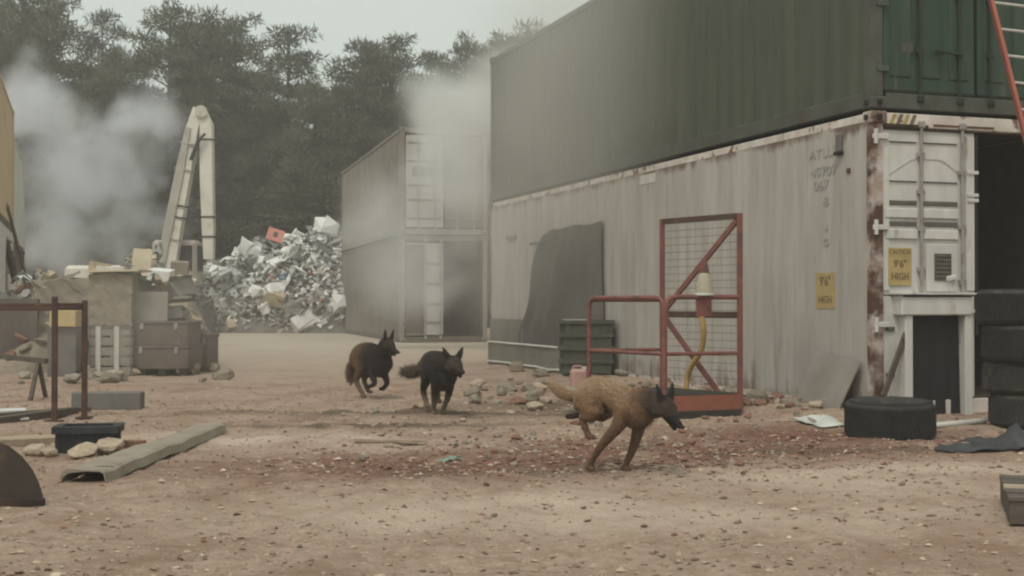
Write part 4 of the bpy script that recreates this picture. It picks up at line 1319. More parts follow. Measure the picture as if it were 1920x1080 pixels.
# debris heap behind the chests
def heap(name, cx, cy, rx, ry, h, matn, label, seed, n=46, ex=.8):
    vs, fs = [], []
    for j in range(n):
        for i in range(n):
            u, v = i / (n - 1) * 2 - 1, j / (n - 1) * 2 - 1
            r2 = u * u + v * v
            x, y = cx + u * rx, cy + v * ry
            e = max(0, 1 - r2)
            z = h * e ** ex * (1 + .5 * float(vnoise(np.array([x * 1.0]), np.array([y]), 1.1, seed)[0])) + (.25 * float(vnoise(np.array([x]), np.array([y]), 3.1, seed + 1)[0])) * e ** .3 * min(1, h) - .05 * (r2 > .98)
            vs.append((x, y, z - .02))
    for j in range(n - 1):
        for i in range(n - 1):
            a = j * n + i; fs.append((a, a + 1, a + n + 1, a + n))
    m = MB(); m.add(vs, fs); o = m.build(name, MATS[matn], smooth=True, angle=35)
    tag(o, label, 'rubble', kind='stuff')
    def hz(x, y):
        u, v = (x - cx) / rx, (y - cy) / ry
        e = max(0, 1 - u * u - v * v)
        return h * e ** ex * (1 + .5 * float(vnoise(np.array([x * 1.0]), np.array([y]), 1.1, seed)[0])) + (.25 * float(vnoise(np.array([x]), np.array([y]), 3.1, seed + 1)[0])) * e ** .3 * min(1, h)
    return hz
h1 = heap('debris_heap', -6.15, 21.9, 1.05, 1.7, 1.50, 'stone_grey', 'heap of earth and demolition debris behind the crates', 21)
h2 = heap('debris_heap', -7.7, 21.4, 1.2, 1.9, 1.30, 'stone_grey', 'lower debris heap running toward the tan container', 31)
pm_ = [('concrete', 'stone_grey'), ('stone_tan',), ('stone_grey',)]
for i in range(150):
    hz_, cx, cy, rx, ry = random.choice([(h1, -6.15, 21.9, 1.05, 1.7), (h2, -7.7, 21.4, 1.2, 1.9)])
    a_, r_ = random.uniform(math.pi * .95, math.pi * 2.05), random.uniform(.05, .95)
    x, y = cx + math.cos(a_) * rx * r_, cy + math.sin(a_) * ry * r_
    s = random.uniform(.10, .34)
    mt_ = random.choices(['stone_grey', 'concrete', 'stone_tan', 'brick'], [3, 4, 2, 1])[0]
    o = link_mesh('debris_lump' if mt_ != 'brick' else 'brick_fragment', random.choice(STONES[mt_]), None, (x, y, hz_(x, y) + s * .05), (random.uniform(-.8, .8), random.uniform(-.8, .8), random.uniform(0, 6)), (s, s * random.uniform(.6, 1), s * random.uniform(.4, .8)))
    tag(o, 'lump of rubble in the debris heaps behind the crates', 'rubble', 'lumps on the debris heaps')
# boards and slabs stuck in the heap
def stuck(px0, px1, py0, py1, Y, th, matn, label, rot=(0, 0, 0), name='slab', cat='slab', sink=.25):
    x0, x1 = xY(px0, Y), xY(px1, Y); z0, z1 = zY(py1, Y) - sink, zY(py0, Y)
    m = MB(); m.box((0, 0, 0), (x1 - x0, th, z1 - z0), bev=.006); o = m.build(name, MATS[matn]); o.location = ((x0 + x1) / 2, Y, (z0 + z1) / 2); o.rotation_euler = rot
    return tag(o, label, cat)
stuck(246, 281, 466, 512, 21.0, .03, 'cream_board', 'cream board standing upright out of the debris heap', (-.15, .06, .1), 'board', 'board', .45)
stuck(282, 322, 505, 520, 21.0, .5, 'scrap_white', 'white slab lying on the debris heap beside the upright cream board', (.1, .1, .1), sink=.12)
stuck(325, 361, 520, 541, 21.0, .3, 'cream_board', 'cream slab tipped over the right end of the debris heap', (.15, .25, .1), sink=.3)
stuck(320, 352, 490, 520, 22.0, .3, 'concrete', 'grey concrete slab upright behind the tipped cream slab', (.1, .05, .2), sink=.3)
rough_block('concrete_lump', 62, 166, 524, 640, 20.3, .9, 'stone_grey', 'wide rough grey-brown concrete lump beside the rough block', 'concrete block', 17, .035, .06, 7)
stuck(100, 148, 582, 612, 18.6, .35, 'yellow_box', 'yellow plastic box on the rubble behind the rusty frame', (0, .02, .05), 'storage_box', 'box', .0)
stuck(98, 150, 613, 700, 18.75, .5, 'dark_concrete', 'dark concrete stub under the yellow box', (0, 0, .1), 'concrete_stub', 'concrete block', .3)
stuck(0, 70, 560, 690, 20.0, .5, 'brown_paint', 'low dark brown steel skip side at the tan container', (0, 0, .3), 'skip_panel', 'panel', .2)
for i in range(34):
    px, py = random.uniform(20, 420), random.uniform(690, 722)
    stone(px, py, random.uniform(10, 40), random.choice(['stone_grey', 'concrete', 'stone_tan']), 'stone at the foot of the crates and chests', 'stones before the crates')
rough_block('rubble_slab', 168, 222, 702, 722, 17.6, .3, 'concrete', 'flat pale concrete slab before the slatted crate', 'slab', 9, .02)

# ------------------------------------------------------------------ long-reach digger
DY = 45.0
dg = empty('excavator', (xY(318, DY), DY + 1.5, 0), 0, 'white long-reach excavator with its boom and stick folded in a narrow peak', 'excavator')
def dl(v): return Vector(v) - dg.location
def dp(px, py, dy=0): return P(px, py, DY + dy) - dg.location - Vector((0, 0, 0))
def taper(m, pts, ws, hs):
    """box-section arm through pts with widths and depths"""
    vs, fs = [], []
    for i, p in enumerate(pts):
        t = (pts[min(i + 1, len(pts) - 1)] - pts[max(0, i - 1)]).normalized()
        side = Vector((0, 1, 0)); side = (side - t * t.dot(side)).normalized(); nr2 = t.cross(side)
        for (a, b2) in ((-1, -1), (1, -1), (1, 1), (-1, 1)): vs.append(p + side * a * ws[i] / 2 + nr2 * b2 * hs[i] / 2)
    for i in range(len(pts) - 1):
        for k in range(4): fs.append((i * 4 + k, i * 4 + (k + 1) % 4, i * 4 + 4 + (k + 1) % 4, i * 4 + 4 + k))
    fs += [(0, 1, 2, 3), tuple((len(pts) - 1) * 4 + k for k in (3, 2, 1, 0))]
    m.add(vs, fs)
m = MB(); taper(m, [dp(316, 520), dp(326, 430), dp(345, 330), dp(362, 240), dp(372, 203)], [.5, .5, .46, .42, .36], [.50, .56, .50, .42, .34]); bo = m.build('boom', MATS['digger_white'], dg)
m = MB(); taper(m, [dp(306, 500, -.02), dp(318, 430, -.02), dp(338, 330, -.02), dp(355, 240, -.02)], [.62, .62, .57, .52], [.22, .30, .30, .18]); m.build('boom_web', MATS['digger_grey'], bo)
for (x, y) in ((331, 407), (333, 385), (322, 448), (347, 318), (356, 270)):
    m = MB(); c = dp(x, y, -.02); m.box(c, (.62, .56, .05), rot=(0, .2, 0)); m.build('weld_band', MATS['digger_dark' if y in (407, 385) else 'digger_grey'], bo)
m = MB(); taper(m, [dp(376, 205), dp(387, 235), dp(388, 330), dp(391, 430), dp(392, 486)], [.36, .40, .40, .38, .34], [.30, .42, .44, .40, .32]); sk_ = m.build('stick', MATS['digger_white'], dg)
for y in (407, 444, 262):
    m = MB(); m.box(dp(390 if y > 300 else 387, y), (.48, .44, .05)); m.build('weld_band', MATS['digger_dark'], sk_)
m = MB(); m.tube([dp(376, 208, -.35), dp(376, 208, .35)], .21, 14); m.build('knuckle_pin', MATS['digger_white'], dg, smooth=True, angle=40)
m = MB(); m.tube([dp(357, 300, -.38), dp(372, 262, -.38)], .07, 8); m.tube([dp(372, 262, -.38), dp(384, 250, -.38)], .045, 8); m.build('ram', MATS['digger_dark'], dg, smooth=True, angle=40)
# upper works and tracks (mostly behind the debris)
hx, hy = 0, 0
m = MB(); m.box((-1.6, 0, 1.75), (4.4, 2.6, 1.3), bev=.12); m.build('house', MATS['digger_white'], dg)
m = MB(); m.box((.1, -.85, 2.45), (1.6, .95, 1.7), bev=.12); cb = m.build('cab', MATS['digger_grey'], dg)
m = MB(); m.box((.1, -1.335, 2.65), (1.3, .03, .9)); m.box((.915, -.85, 2.65), (.03, .75, .9)); m.build('cab_window', MATS['digger_dark'], cb)
for s in (-1, 1):
    m = MB(); prf = []
    for k in range(24):
        a_ = 2 * math.pi * k / 24
        prf.append(((1.7 if math.cos(a_) > 0 else -1.7) + .45 * math.cos(a_) - .6, s * 1.15 - .25, .45 + .45 * math.sin(a_)))
    m.prism(prf, (0, .5, 0)); m.build('track', MATS['digger_dark'], dg)
m = MB(); m.tube([(-.6, 0, .8), (-.6, 0, 1.15)], .7, 16); m.build('slew_ring', MATS['digger_dark'], dg)

# ------------------------------------------------------------------ scrap heap
SX, SRX = -7.5, 5.4
hs_ = heap('scrap_core', SX, 49.5, SRX + .1, 4.2, 3.35, 'scrap_dark', 'dark packed core of the scrap heap', 51, 40, .52)
def bent_piece(seed, matn, kind):
    r_ = np.random.default_rng(seed)
    m = MB()
    if kind == 0:      # crumpled panel
        nx = ny = 5; vs = []; fs = []
        for j in range(ny):
            for i in range(nx):
                u, v = i / 4 - .5, j / 4 - .5
                vs.append((u * (1 + .3 * r_.normal()), v * (.8 + .2 * r_.normal()), .22 * math.sin(u * 5 + seed) + .12 * r_.normal()))
        k = len(vs); vs += [(x, y, z - .04) for x, y, z in vs]
        for j in range(4):
            for i in range(4):
                a = j * 5 + i; fs.append((a, a + 1, a + 6, a + 5)); fs.append((a + k, a + 5 + k, a + 6 + k, a + 1 + k))
        m.add(vs, fs)
    elif kind == 1:    # dented box
        m.box((0, 0, 0), (1, .7, .6), bev=.06)
        m.v = [tuple(np.array(p) + .07 * r_.normal(size=3)) for p in m.v]
    else:              # slab fragment
        n_ = 7
        poly = [(.5 * math.cos(6.28 * i / n_) * (.7 + .5 * r_.random()), .5 * math.sin(6.28 * i / n_) * (.7 + .5 * r_.random()), 0) for i in range(n_)]
        m.prism(poly, (0, 0, .10))
    return m.mesh('scrap_piece', MATS[matn])
PIECES = {}
for mi, mt_ in enumerate(('scrap_white', 'scrap_grey', 'scrap_dark', 'scrap_tan')):
    PIECES[mt_] = [bent_piece(70 + mi * 10 + k, mt_, k % 3) for k in range(6)]
LAB = {'scrap_white': 'whitish piece of crumpled scrap on the great scrap heap', 'scrap_grey': 'grey piece of bent scrap on the great scrap heap', 'scrap_dark': 'dark piece of bent scrap on the great scrap heap', 'scrap_tan': 'tan piece of bent scrap on the great scrap heap'}
for i in range(290):
    a_ = random.uniform(math.pi * 1.0, math.pi * 2.0); r_ = math.sqrt(random.random()) * 1.0
    low = None
    if i % 3 == 0: r_ = random.uniform(.95, 1.02); low = random.uniform(0, 1.3)
    if i < 60: a_ = random.uniform(math.pi * 1.0, math.pi * 2); r_ = random.uniform(0, .5); low = None
    x, y = SX + math.cos(a_) * SRX * r_, 49.5 + math.sin(a_) * 4.1 * r_
    s = random.uniform(.30, .88) * (1.15 if random.random() < .12 else .85)
    mt_ = random.choices(list(PIECES), [14, 6, 2, 1.0])[0]
    o = link_mesh('scrap_piece', random.choice(PIECES[mt_]), None, (x, y, (low if low is not None else hs_(x, y) + s * .12 + .02)), (random.uniform(-.7, .9), random.uniform(-.6, .6), random.uniform(0, 6.28)), (s, s * random.uniform(.6, 1), s))
    tag(o, LAB[mt_], 'scrap', 'pieces of the great scrap heap')
bits_v, bits_f, bits_c = [], [], []
for i in range(8000):
    a_ = random.uniform(math.pi * .98, math.pi * 2.02); r_ = math.sqrt(random.random()) if i % 3 else random.uniform(.93, 1.03)
    x, y = SX + math.cos(a_) * SRX * r_, 49.5 + math.sin(a_) * 4.1 * r_
    c0 = np.array((x, y, (random.uniform(0, 1.45) if i % 3 == 0 else max(0, hs_(x, y))) + .04)); k0 = len(bits_v); s0 = random.uniform(.06, .26)
    R3 = np.array(Euler((random.uniform(-1, 1.2), random.uniform(-1, 1), random.uniform(0, 6.28))).to_matrix())
    q = np.array([(-1, -.7, .1), (.9, -.6, -.1), (1, .8, .15), (-.8, .6, -.05), (0, 0, .35), (0, .1, -.25)]) * s0 * .6 + rng.normal(size=(6, 3)) * s0 * .12
    bits_v += (c0 + q @ R3.T).tolist()
    bits_f += [tuple(k0 + j for j in t_) for t_ in ((0, 1, 4), (1, 2, 4), (2, 3, 4), (3, 0, 4), (1, 0, 5), (2, 1, 5), (3, 2, 5), (0, 3, 5))]
    cc = random.choices([(.68, .68, .64), (.46, .46, .43), (.24, .235, .22), (.42, .34, .24), (.10, .095, .085), (.36, .17, .12), (.20, .09, .05), (.12, .16, .22)], [11, 7, 3, 1.2, 3, .3, .4, .15])[0]
    bits_c += [cc] * 6
bme = bpy.data.meshes.new('scrap_bits'); bme.from_pydata(bits_v, [], bits_f); bme.update(); set_tone(bme, np.array(bits_c)); bme.materials.append(MATS['gravel'])
tag(link_mesh('scrap_bits', bme), 'small shredded bits filling the great scrap heap', 'scrap', kind='stuff')
pp = P(516, 441, 48.0)
m = MB(); m.box((0, 0, 0), (.62, .05, .55), bev=.01); rp_ = empty('red_panel', pp, 0, 'faded red square panel with a small hatch on top of the scrap heap', 'panel')
rp_.rotation_euler = (-.5, .3, .2); m.build('panel_sheet', MATS['scrap_pink'], rp_)
m = MB(); m.box((.0, -.035, .02), (.16, .03, .2)); m.build('panel_hatch', MATS['chest_brown'], rp_)

# bent junk strewn over the debris bay
for i in range(90):
    hz_, cx, cy, rx, ry = random.choice([(h1, -6.15, 21.9, 1.05, 1.7), (h2, -7.7, 21.4, 1.2, 1.9)])
    a_, r_ = random.uniform(math.pi * .95, math.pi * 2.05), random.uniform(.0, .98)
    x, y = cx + math.cos(a_) * rx * r_, cy + math.sin(a_) * ry * r_
    s = random.uniform(.14, .42)
    mt_ = random.choices(['scrap_grey', 'scrap_dark', 'scrap_tan', 'scrap_white'], [4, 4, 4, 1])[0]
    o = link_mesh('junk_piece', random.choice(PIECES[mt_]), None, (x, y, max(0, hz_(x, y)) + s * .10), (random.uniform(-.9, .9), random.uniform(-.9, .9), random.uniform(0, 6.28)), (s, s * random.uniform(.5, 1), s))
    tag(o, 'piece of bent junk in the debris heaps behind the crates', 'junk', 'junk on the debris heaps')
for (px, py, Y, s, mt_) in ((190, 506, 19.3, .3, 'scrap_tan'), (232, 504, 19.3, .24, 'scrap_grey'), (258, 540, 19.5, .4, 'scrap_dark'), (300, 535, 19.6, .4, 'scrap_tan'), (345, 560, 19.7, .36, 'scrap_grey'), (330, 590, 19.5, .3, 'scrap_dark'),
                            (360, 600, 19.8, .34, 'scrap_tan'), (372, 616, 20.1, .3, 'scrap_grey'), (90, 520, 20.6, .4, 'scrap_tan'), (135, 518, 20.6, .34, 'scrap_grey'), (340, 545, 20, .5, 'scrap_dark'), (318, 560, 20, .45, 'scrap_tan')):
    q = P(px, py, Y)
    o = link_mesh('junk_piece', random.choice(PIECES[mt_]), None, q, (random.uniform(-.6, .6), random.uniform(-.6, .6), random.uniform(0, 6.28)), (s, s * .8, s))
    tag(o, 'piece of bent junk piled on the crates and chests', 'junk', 'junk on the crates')

# ------------------------------------------------------------------ pine wood behind
def pine_crown(seed, H, dark=False):
    r_ = np.random.default_rng(seed)
    V, Fc = [], []
    limbs = MB()
    cl = []
    z = H * .12
    while z < H * .985:
        f = z / H
        env = (.55 + .45 * math.sin(min(1, f * 1.3) * math.pi * .5)) * (1 - f) ** .62 * H * .33 + .28
        env *= .75 + .5 * r_.random()
        nb = int(4 + 3 * r_.random()) if f < .93 else 2
        a0 = r_.random() * 6.28
        for k in range(nb):
            a = a0 + 6.28 * k / nb + .5 * r_.normal()
            Lb = env * (.55 + .55 * r_.random())
            if f > .3 and r_.random() < .10: Lb *= 1.35
            tip = np.array([math.cos(a) * Lb, math.sin(a) * Lb, z + Lb * (.05 + .12 * f) + .2 * r_.normal()])
            limbs.tube([(0, 0, z - .2), tuple(tip * np.array([.5, .5, 1]) - np.array([0, 0, .12])), tuple(tip)], [.055 * (1.2 - f) + .02, .035, .012], 4, cap=False)
            nc = max(1, int(Lb / .8))
            for q in range(nc):
                w = 1 - q / nc * .75
                cl.append((tip * np.array([w, w, 1]) + np.array([.2, .2, .12]) * r_.normal(size=3), (.50 + .42 * r_.random()) * (1.12 - .15 * f)))
        z += H * (.038 + .026 * r_.random()) 
    cl.append((np.array([0, 0, H]), .4)); cl.append((np.array([.1, 0, H - .5]), .55))
    for c, rad in cl:
        nl = int(95 * (rad / .65) ** 2) + 24
        d = r_.normal(size=(nl, 3)); d /= np.linalg.norm(d, axis=1)[:, None]
        p = c + d * (rad * r_.random((nl, 1)) ** .45) * np.array([1.25, 1.25, .34])
        ax = d + .8 * r_.normal(size=(nl, 3)); ax[:, 2] += .35; ax /= np.linalg.norm(ax, axis=1)[:, None]
        sd_ = np.cross(ax, r_.normal(size=(nl, 3))); sd_ /= np.linalg.norm(sd_, axis=1)[:, None] + 1e-9
        ln = (.20 + .22 * r_.random((nl, 1))); wd = .018 + .022 * r_.random((nl, 1))
        tri = np.stack([p - sd_ * wd, p + sd_ * wd, p + ax * ln + sd_ * wd * .5, p + ax * ln - sd_ * wd * .5], 1)
        V.append(tri.reshape(-1, 3))
    V = np.concatenate(V)
    nq = len(V) // 4
    me = bpy.data.meshes.new('crown'); me.from_pydata(V.tolist(), [], (np.arange(nq * 4).reshape(-1, 4)).tolist()); me.update()
    me.materials.append(MATS['needles_dark' if dark else 'needles'])
    limbs.tube([(0, 0, -.3), (.05, 0, H * .3), (-.05, .05, H * .65), (0, 0, H * .97)], [.30, .24, .15, .03], 9)
    tm_ = limbs.mesh('trunk', MATS['bark'], True, 60)
    return me, tm_
PINES = [pine_crown(100 + k, 15.0, k % 2 == 1) for k in range(5)]
def pine(x, y, H, k, label, group, wide=1.0):
    root = empty('pine_tree', (x, y, 0), random.uniform(0, 6.28), label, 'tree', group)
    s = H / 15.0
    for nm, me in (('crown', PINES[k][0]), ('trunk', PINES[k][1])):
        link_mesh(nm, me, root, None, None, (s * wide, s * wide, s))
    return root
FL = ['broad pine behind the tan container', 'leaning crowned pine at the wood corner over the smoke', 'tall broad pine beside the thin-topped pine', '', 'lower pine in the gap beside the thin-topped pine', 'tallest pine, directly behind the excavator peak', 'pine with a knobbly side crown beside the tallest pine', 'pine at the edge of the gap past the tallest pine', 'layered pine standing alone between two sky gaps', 'low pine right of the layered pine', 'low pine beside the twin-topped pines', 'twin-topped pine, its lower neighbour', 'taller twin-topped pine over the grey containers', 'low pine in the sky gap over the grey containers', 'pine over the grey container roof, veiled by smoke', 'pine at the corner of the green container, veiled by smoke', 'pine mostly hidden by the green container', 'low pine wholly behind the green container corner']
front = [(-20, -8, 60, 'a'), (40, -20, 63, 'a'), (95, 8, 61, 'a'), (190, 28, 66, 'thin'), (215, 95, 60, 'a'), (318, 2, 62, 'tall'), (395, 38, 64, 'a'), (440, 40, 66, 'a'), (540, 58, 63, 'a'), (590, 150, 60, 'a'),
         (640, 150, 62, 'a'), (690, 92, 62, 'a'), (735, 74, 65, 'a'), (800, 105, 62, 'a'), (872, 68, 66, 'a'), (935, 66, 64, 'a'), (1000, 60, 66, 'a'), (1050, 80, 62, 'a')]
for i, (px, py, Y, kind) in enumerate(front):
    H = zY(py, Y)
    lab = FL[i]
    gp = 'front row pines'
    if kind == 'thin': lab, gp = 'thin-topped pine rising from a gap between two broad pines', None
    pine(xY(px, Y), Y, H, i % 5, lab, gp, .62 if kind == 'thin' else random.uniform(.78, .98))
for i in range(16):
    px = -60 + i * 74 + random.uniform(-18, 18); Y = random.uniform(69, 74)
    H = zY(random.uniform(185, 265), Y)
    pine(xY(px, Y), Y, H, (i * 3 + 1) % 5, 'dark pine filling the second row of the wood', 'second row pines', 1.5)
for i in range(22):
    px = -60 + i * 52 + random.uniform(-14, 14); Y = random.uniform(54.5, 58)
    H = zY(random.uniform(330, 440), Y)
    pine(xY(px, Y), Y, H, (i * 2) % 5, 'young bushy pine at the foot of the wood', 'young pines at the wood edge', 2.0)
for s_, (x0, Y0) in enumerate(((-40, 62), (-36, 66), (-46, 66), (24, 60), (30, 66), (18, 66), (12, 64))):
    pine(x0, Y0, 14.5, s_ % 5, 'dark pine at the far flank of the wood', 'flank pines', 1.3)

# ------------------------------------------------------------------ dogs
def loft(m, pts, rs, n=14, side=(0, 1, 0)):
    """closed tube of elliptical sections: rs = (half width, half height)"""
    pts = [Vector(p) for p in pts]
    # rounded ends
    def ext(p, q, r):
        d = (p - q).normalized()
        return [(p + d * r * .62, .62), (p + d * r * .95, .18)]
    rr = [(r, r) if not isinstance(r, tuple) else r for r in rs]
    e0 = ext(pts[0], pts[1], min(rr[0])); e1 = ext(pts[-1], pts[-2], min(rr[-1]))
    P2 = [e0[1][0], e0[0][0]] + pts + [e1[0][0], e1[1][0]]
    R2 = [(rr[0][0] * .3, rr[0][1] * .3), (rr[0][0] * .76, rr[0][1] * .76)] + rr + [(rr[-1][0] * .76, rr[-1][1] * .76), (rr[-1][0] * .3, rr[-1][1] * .3)]
    vs, fs = [], []
    for i, p in enumerate(P2):
        t = (P2[min(i + 1, len(P2) - 1)] - P2[max(0, i - 1)]).normalized()
        s = Vector(side); s = (s - t * t.dot(s)).normalized(); u = s.cross(t)
        for k in range(n):
            a = 2 * math.pi * k / n
            vs.append(p + s * math.cos(a) * R2[i][0] + u * math.sin(a) * R2[i][1])
    for i in range(len(P2) - 1):
        for k in range(n):
            fs.append((i * n + k, i * n + (k + 1) % n, (i + 1) * n + (k + 1) % n, (i + 1) * n + k))
    fs.append(tuple(range(n - 1, -1, -1))); fs.append(tuple((len(P2) - 1) * n + k for k in range(n)))
    m.add(vs, fs)

def smoothpts(pts, rs, sub=3):
    """Catmull-Rom through points and radii"""
    pts = [Vector(p) for p in pts]; rr = [Vector((r, r)) if not isinstance(r, tuple) else Vector(r) for r in rs]
    op, orr = [], []
    n_ = len(pts)
    for i in range(n_ - 1):
        for s in range(sub):
            t = s / sub
            def cr(a):
                p0, p1, p2, p3 = a[max(i - 1, 0)], a[i], a[i + 1], a[min(i + 2, n_ - 1)]
                return .5 * ((2 * p1) + (p2 - p0) * t + (2 * p0 - 5 * p1 + 4 * p2 - p3) * t * t + (3 * p1 - p0 - 3 * p2 + p3) * t ** 3)
            op.append(cr(pts)); orr.append(tuple(cr(rr)))
    op.append(pts[-1]); orr.append(tuple(rr[-1]))
    return op, orr

def dog(loc, heading, D, colfn, label, seed, nfur=15000, furlen=.022):
    m = MB()
    chains = {}
    def part(key, pts, rs, sub=3, side=(0, 1, 0)):
        p, r = smoothpts(pts, rs, sub); loft(m, p, r, 14, side); chains[key] = np.array([tuple(q) for q in p])
    part('torso', D['torso'][0], D['torso'][1])
    part('neck', D['neck'][0], D['neck'][1])
    # head frame
    hc, hd, roll = Vector(D['head'][0]), Vector(D['head'][1]).normalized(), D['head'][2]
    sd_ = Vector((0, 0, 1)).cross(hd).normalized()
    hu = hd.cross(sd_).normalized()
    HS = D.get('hs', 1.0)
    def H(x, y, z): return hc + (hd * x + sd_ * y + hu * z) * HS
    def hl(p, r, n, sd__): loft(m, p, [(a0 * HS, a1 * HS) for a0, a1 in r], n, sd__)
    hl( [H(-.055, 0, .0), H(-.02, 0, .008), H(.03, 0, .004), H(.065, 0, -.008)], [(.052, .050), (.066, .058), (.058, .050), (.040, .040)], 14, sd_)
    hl( [H(.05, 0, -.006), H(.09, 0, -.012), H(.135, 0, -.016), H(.158, 0, -.014)], [(.040, .034), (.031, .027), (.026, .023), (.020, .017)], 12, sd_)
    hl( [H(.02, 0, -.034), H(.08, 0, -.046), H(.132, 0, -.056)], [(.034, .018), (.023, .012), (.016, .009)], 10, sd_)
    for s in (-1, 1):
        hl( [H(.005, s * .050, -.014), H(.03, s * .046, -.018)], [(.022, .026), (.018, .020)], 10, sd_)   # cheeks
        e = D.get('ears', (.0, .115, .02))
        b0, tip = H(-.022, s * .040, .040), H(-.022 + e[0], s * (.040 + e[2]), .040 + e[1])
        mid_ = b0.lerp(tip, .45) + hd * .004
        hl( [b0, mid_, tip], [(.030, .013), (.024, .010), (.006, .006)], 10, sd_)
    chains['head'] = np.array([tuple(H(x, 0, 0)) for x in (-.05, 0, .05)])
    chains['muzzle'] = np.array([tuple(H(x, 0, -.02)) for x in (.075, .1, .125, .16)])
    chains['ear'] = np.array([tuple(H(-.022 + e[0] * t, s * (.04 + e[2] * t), .055 + e[1] * t)) for s in (-1, 1) for t in (.25, .5, .8, 1)])
    for key, pts, rs in D['legs']:
        part(key, pts, rs, 3)
        p0, p1 = Vector(pts[-2]), Vector(pts[-1])
        loft(m, [p1 - D.get('toe', Vector((1, 0, 0))) * .012, p1 + Vector((.028, 0, -.004))], [(.025, .019), (.022, .014)], 10)
        for s in (-1, 0, 1):
            loft(m, [p1 + Vector((.022, s * .014, -.006)), p1 + Vector((.044 - abs(s) * .006, s * .016, -.009))], [(.0085, .011), (.007, .008)], 8)
    part('tail', D['tail'][0], D['tail'][1])
    tmp = m.build('tmp')
    md = tmp.modifiers.new('r', 'REMESH'); md.mode = 'VOXEL'; md.voxel_size = .0085
    ms = tmp.modifiers.new('s', 'SMOOTH'); ms.factor = .5; ms.iterations = 2
    bpy.context.view_layer.update()
    me = bpy.data.meshes.new_from_object(tmp.evaluated_get(bpy.context.evaluated_depsgraph_get()))
    tm0 = tmp.data; bpy.data.objects.remove(tmp); bpy.data.meshes.remove(tm0)
    me.name = 'dog'; me.shade_smooth()
    nvx = len(me.vertices)
    co = np.empty(nvx * 3, np.float32); me.vertices.foreach_get('co', co); co = co.reshape(-1, 3)
    keys = list(chains)
    def region(p):
        best = np.full(len(p), 1e9); idx = np.zeros(len(p), int)
        bias = {'torso': .45, 'neck': .6, 'head': .75, 'muzzle': .85, 'ear': 1.0}
        for ki, k in enumerate(keys):
            dd = np.min(np.linalg.norm(p[:, None] - chains[k][None], axis=2), 1) * bias.get(k, 1.0)
            w = dd < best; best[w] = dd[w]; idx[w] = ki
        return idx
    r_ = np.random.default_rng(seed)
    idx = region(co)
    set_tone(me, colfn(co, idx, keys, r_))
    me.materials.append(MATS['fur'])
    body = link_mesh('dog', me, None, loc, (0, 0, heading)); tag(body, label, 'dog')
    # coat: short combed hairs
    me.calc_loop_triangles()
    tri = np.empty(len(me.loop_triangles) * 3, np.int32); me.loop_triangles.foreach_get('vertices', tri); tri = tri.reshape(-1, 3)
    nrm_ = np.empty(nvx * 3, np.float32); me.vertices.foreach_get('normal', nrm_); nrm_ = nrm_.reshape(-1, 3)
    a, b2, c = co[tri[:, 0]], co[tri[:, 1]], co[tri[:, 2]]
    ar = np.linalg.norm(np.cross(b2 - a, c - a), axis=1)
    pick = r_.choice(len(tri), nfur, p=ar / ar.sum())
    w = r_.random((nfur, 3)); w /= w.sum(1, keepdims=True)
    p = (co[tri[pick]] * w[:, :, None]).sum(1); nn_ = (nrm_[tri[pick]] * w[:, :, None]).sum(1); nn_ /= np.linalg.norm(nn_, axis=1)[:, None] + 1e-9
    ri = region(p)
    flow = np.tile(np.array([[-1.0, 0, -.35]]), (nfur, 1)) + .25 * r_.normal(size=(nfur, 3))
    flow -= nn_ * (flow * nn_).sum(1, keepdims=True); flow /= np.linalg.norm(flow, axis=1)[:, None] + 1e-9
    kl = np.array([{'torso': 1.0, 'neck': 1.35, 'head': .45, 'muzzle': .2, 'ear': .4, 'tail': 1.7}.get(k, .45) for k in keys])[ri]
    ln = furlen * kl * (.6 + .8 * r_.random(nfur))
    sdv = np.cross(flow, nn_) * (.0030 + .0022 * r_.random((nfur, 1)))
    tip = p + (flow * .9 + nn_ * .42) * ln[:, None]
    tv = np.stack([p - sdv - nn_ * .002, p + sdv - nn_ * .002, tip], 1).reshape(-1, 3)
    fm = bpy.data.meshes.new('coat'); fm.from_pydata(tv.tolist(), [], np.arange(nfur * 3).reshape(-1, 3).tolist()); fm.update()
    tc_ = colfn(p, ri, keys, r_) * (.72 + .62 * r_.random((nfur, 1)) ** 1.3)
    set_tone(fm, np.repeat(tc_, 3, axis=0)); fm.materials.append(MATS['fur'])
    link_mesh('coat', fm, body)
    for s in (-1, 1):
        mm = MB(); q = H(.045, s * .036, .022); mm.lathe([(0, -.009), (.006, -.007), (.009, 0), (.006, .007), (0, .009)], 10, c=q); mm.build('eye', MATS['eye'], body, smooth=True)
    mm = MB(); q = H(.172, 0, -.008); mm.lathe([(0, -.012), (.010, -.010), (.016, 0), (.012, .009), (0, .011)], 10, c=q); mm.build('nose', MATS['nose'], body, smooth=True)
    return body

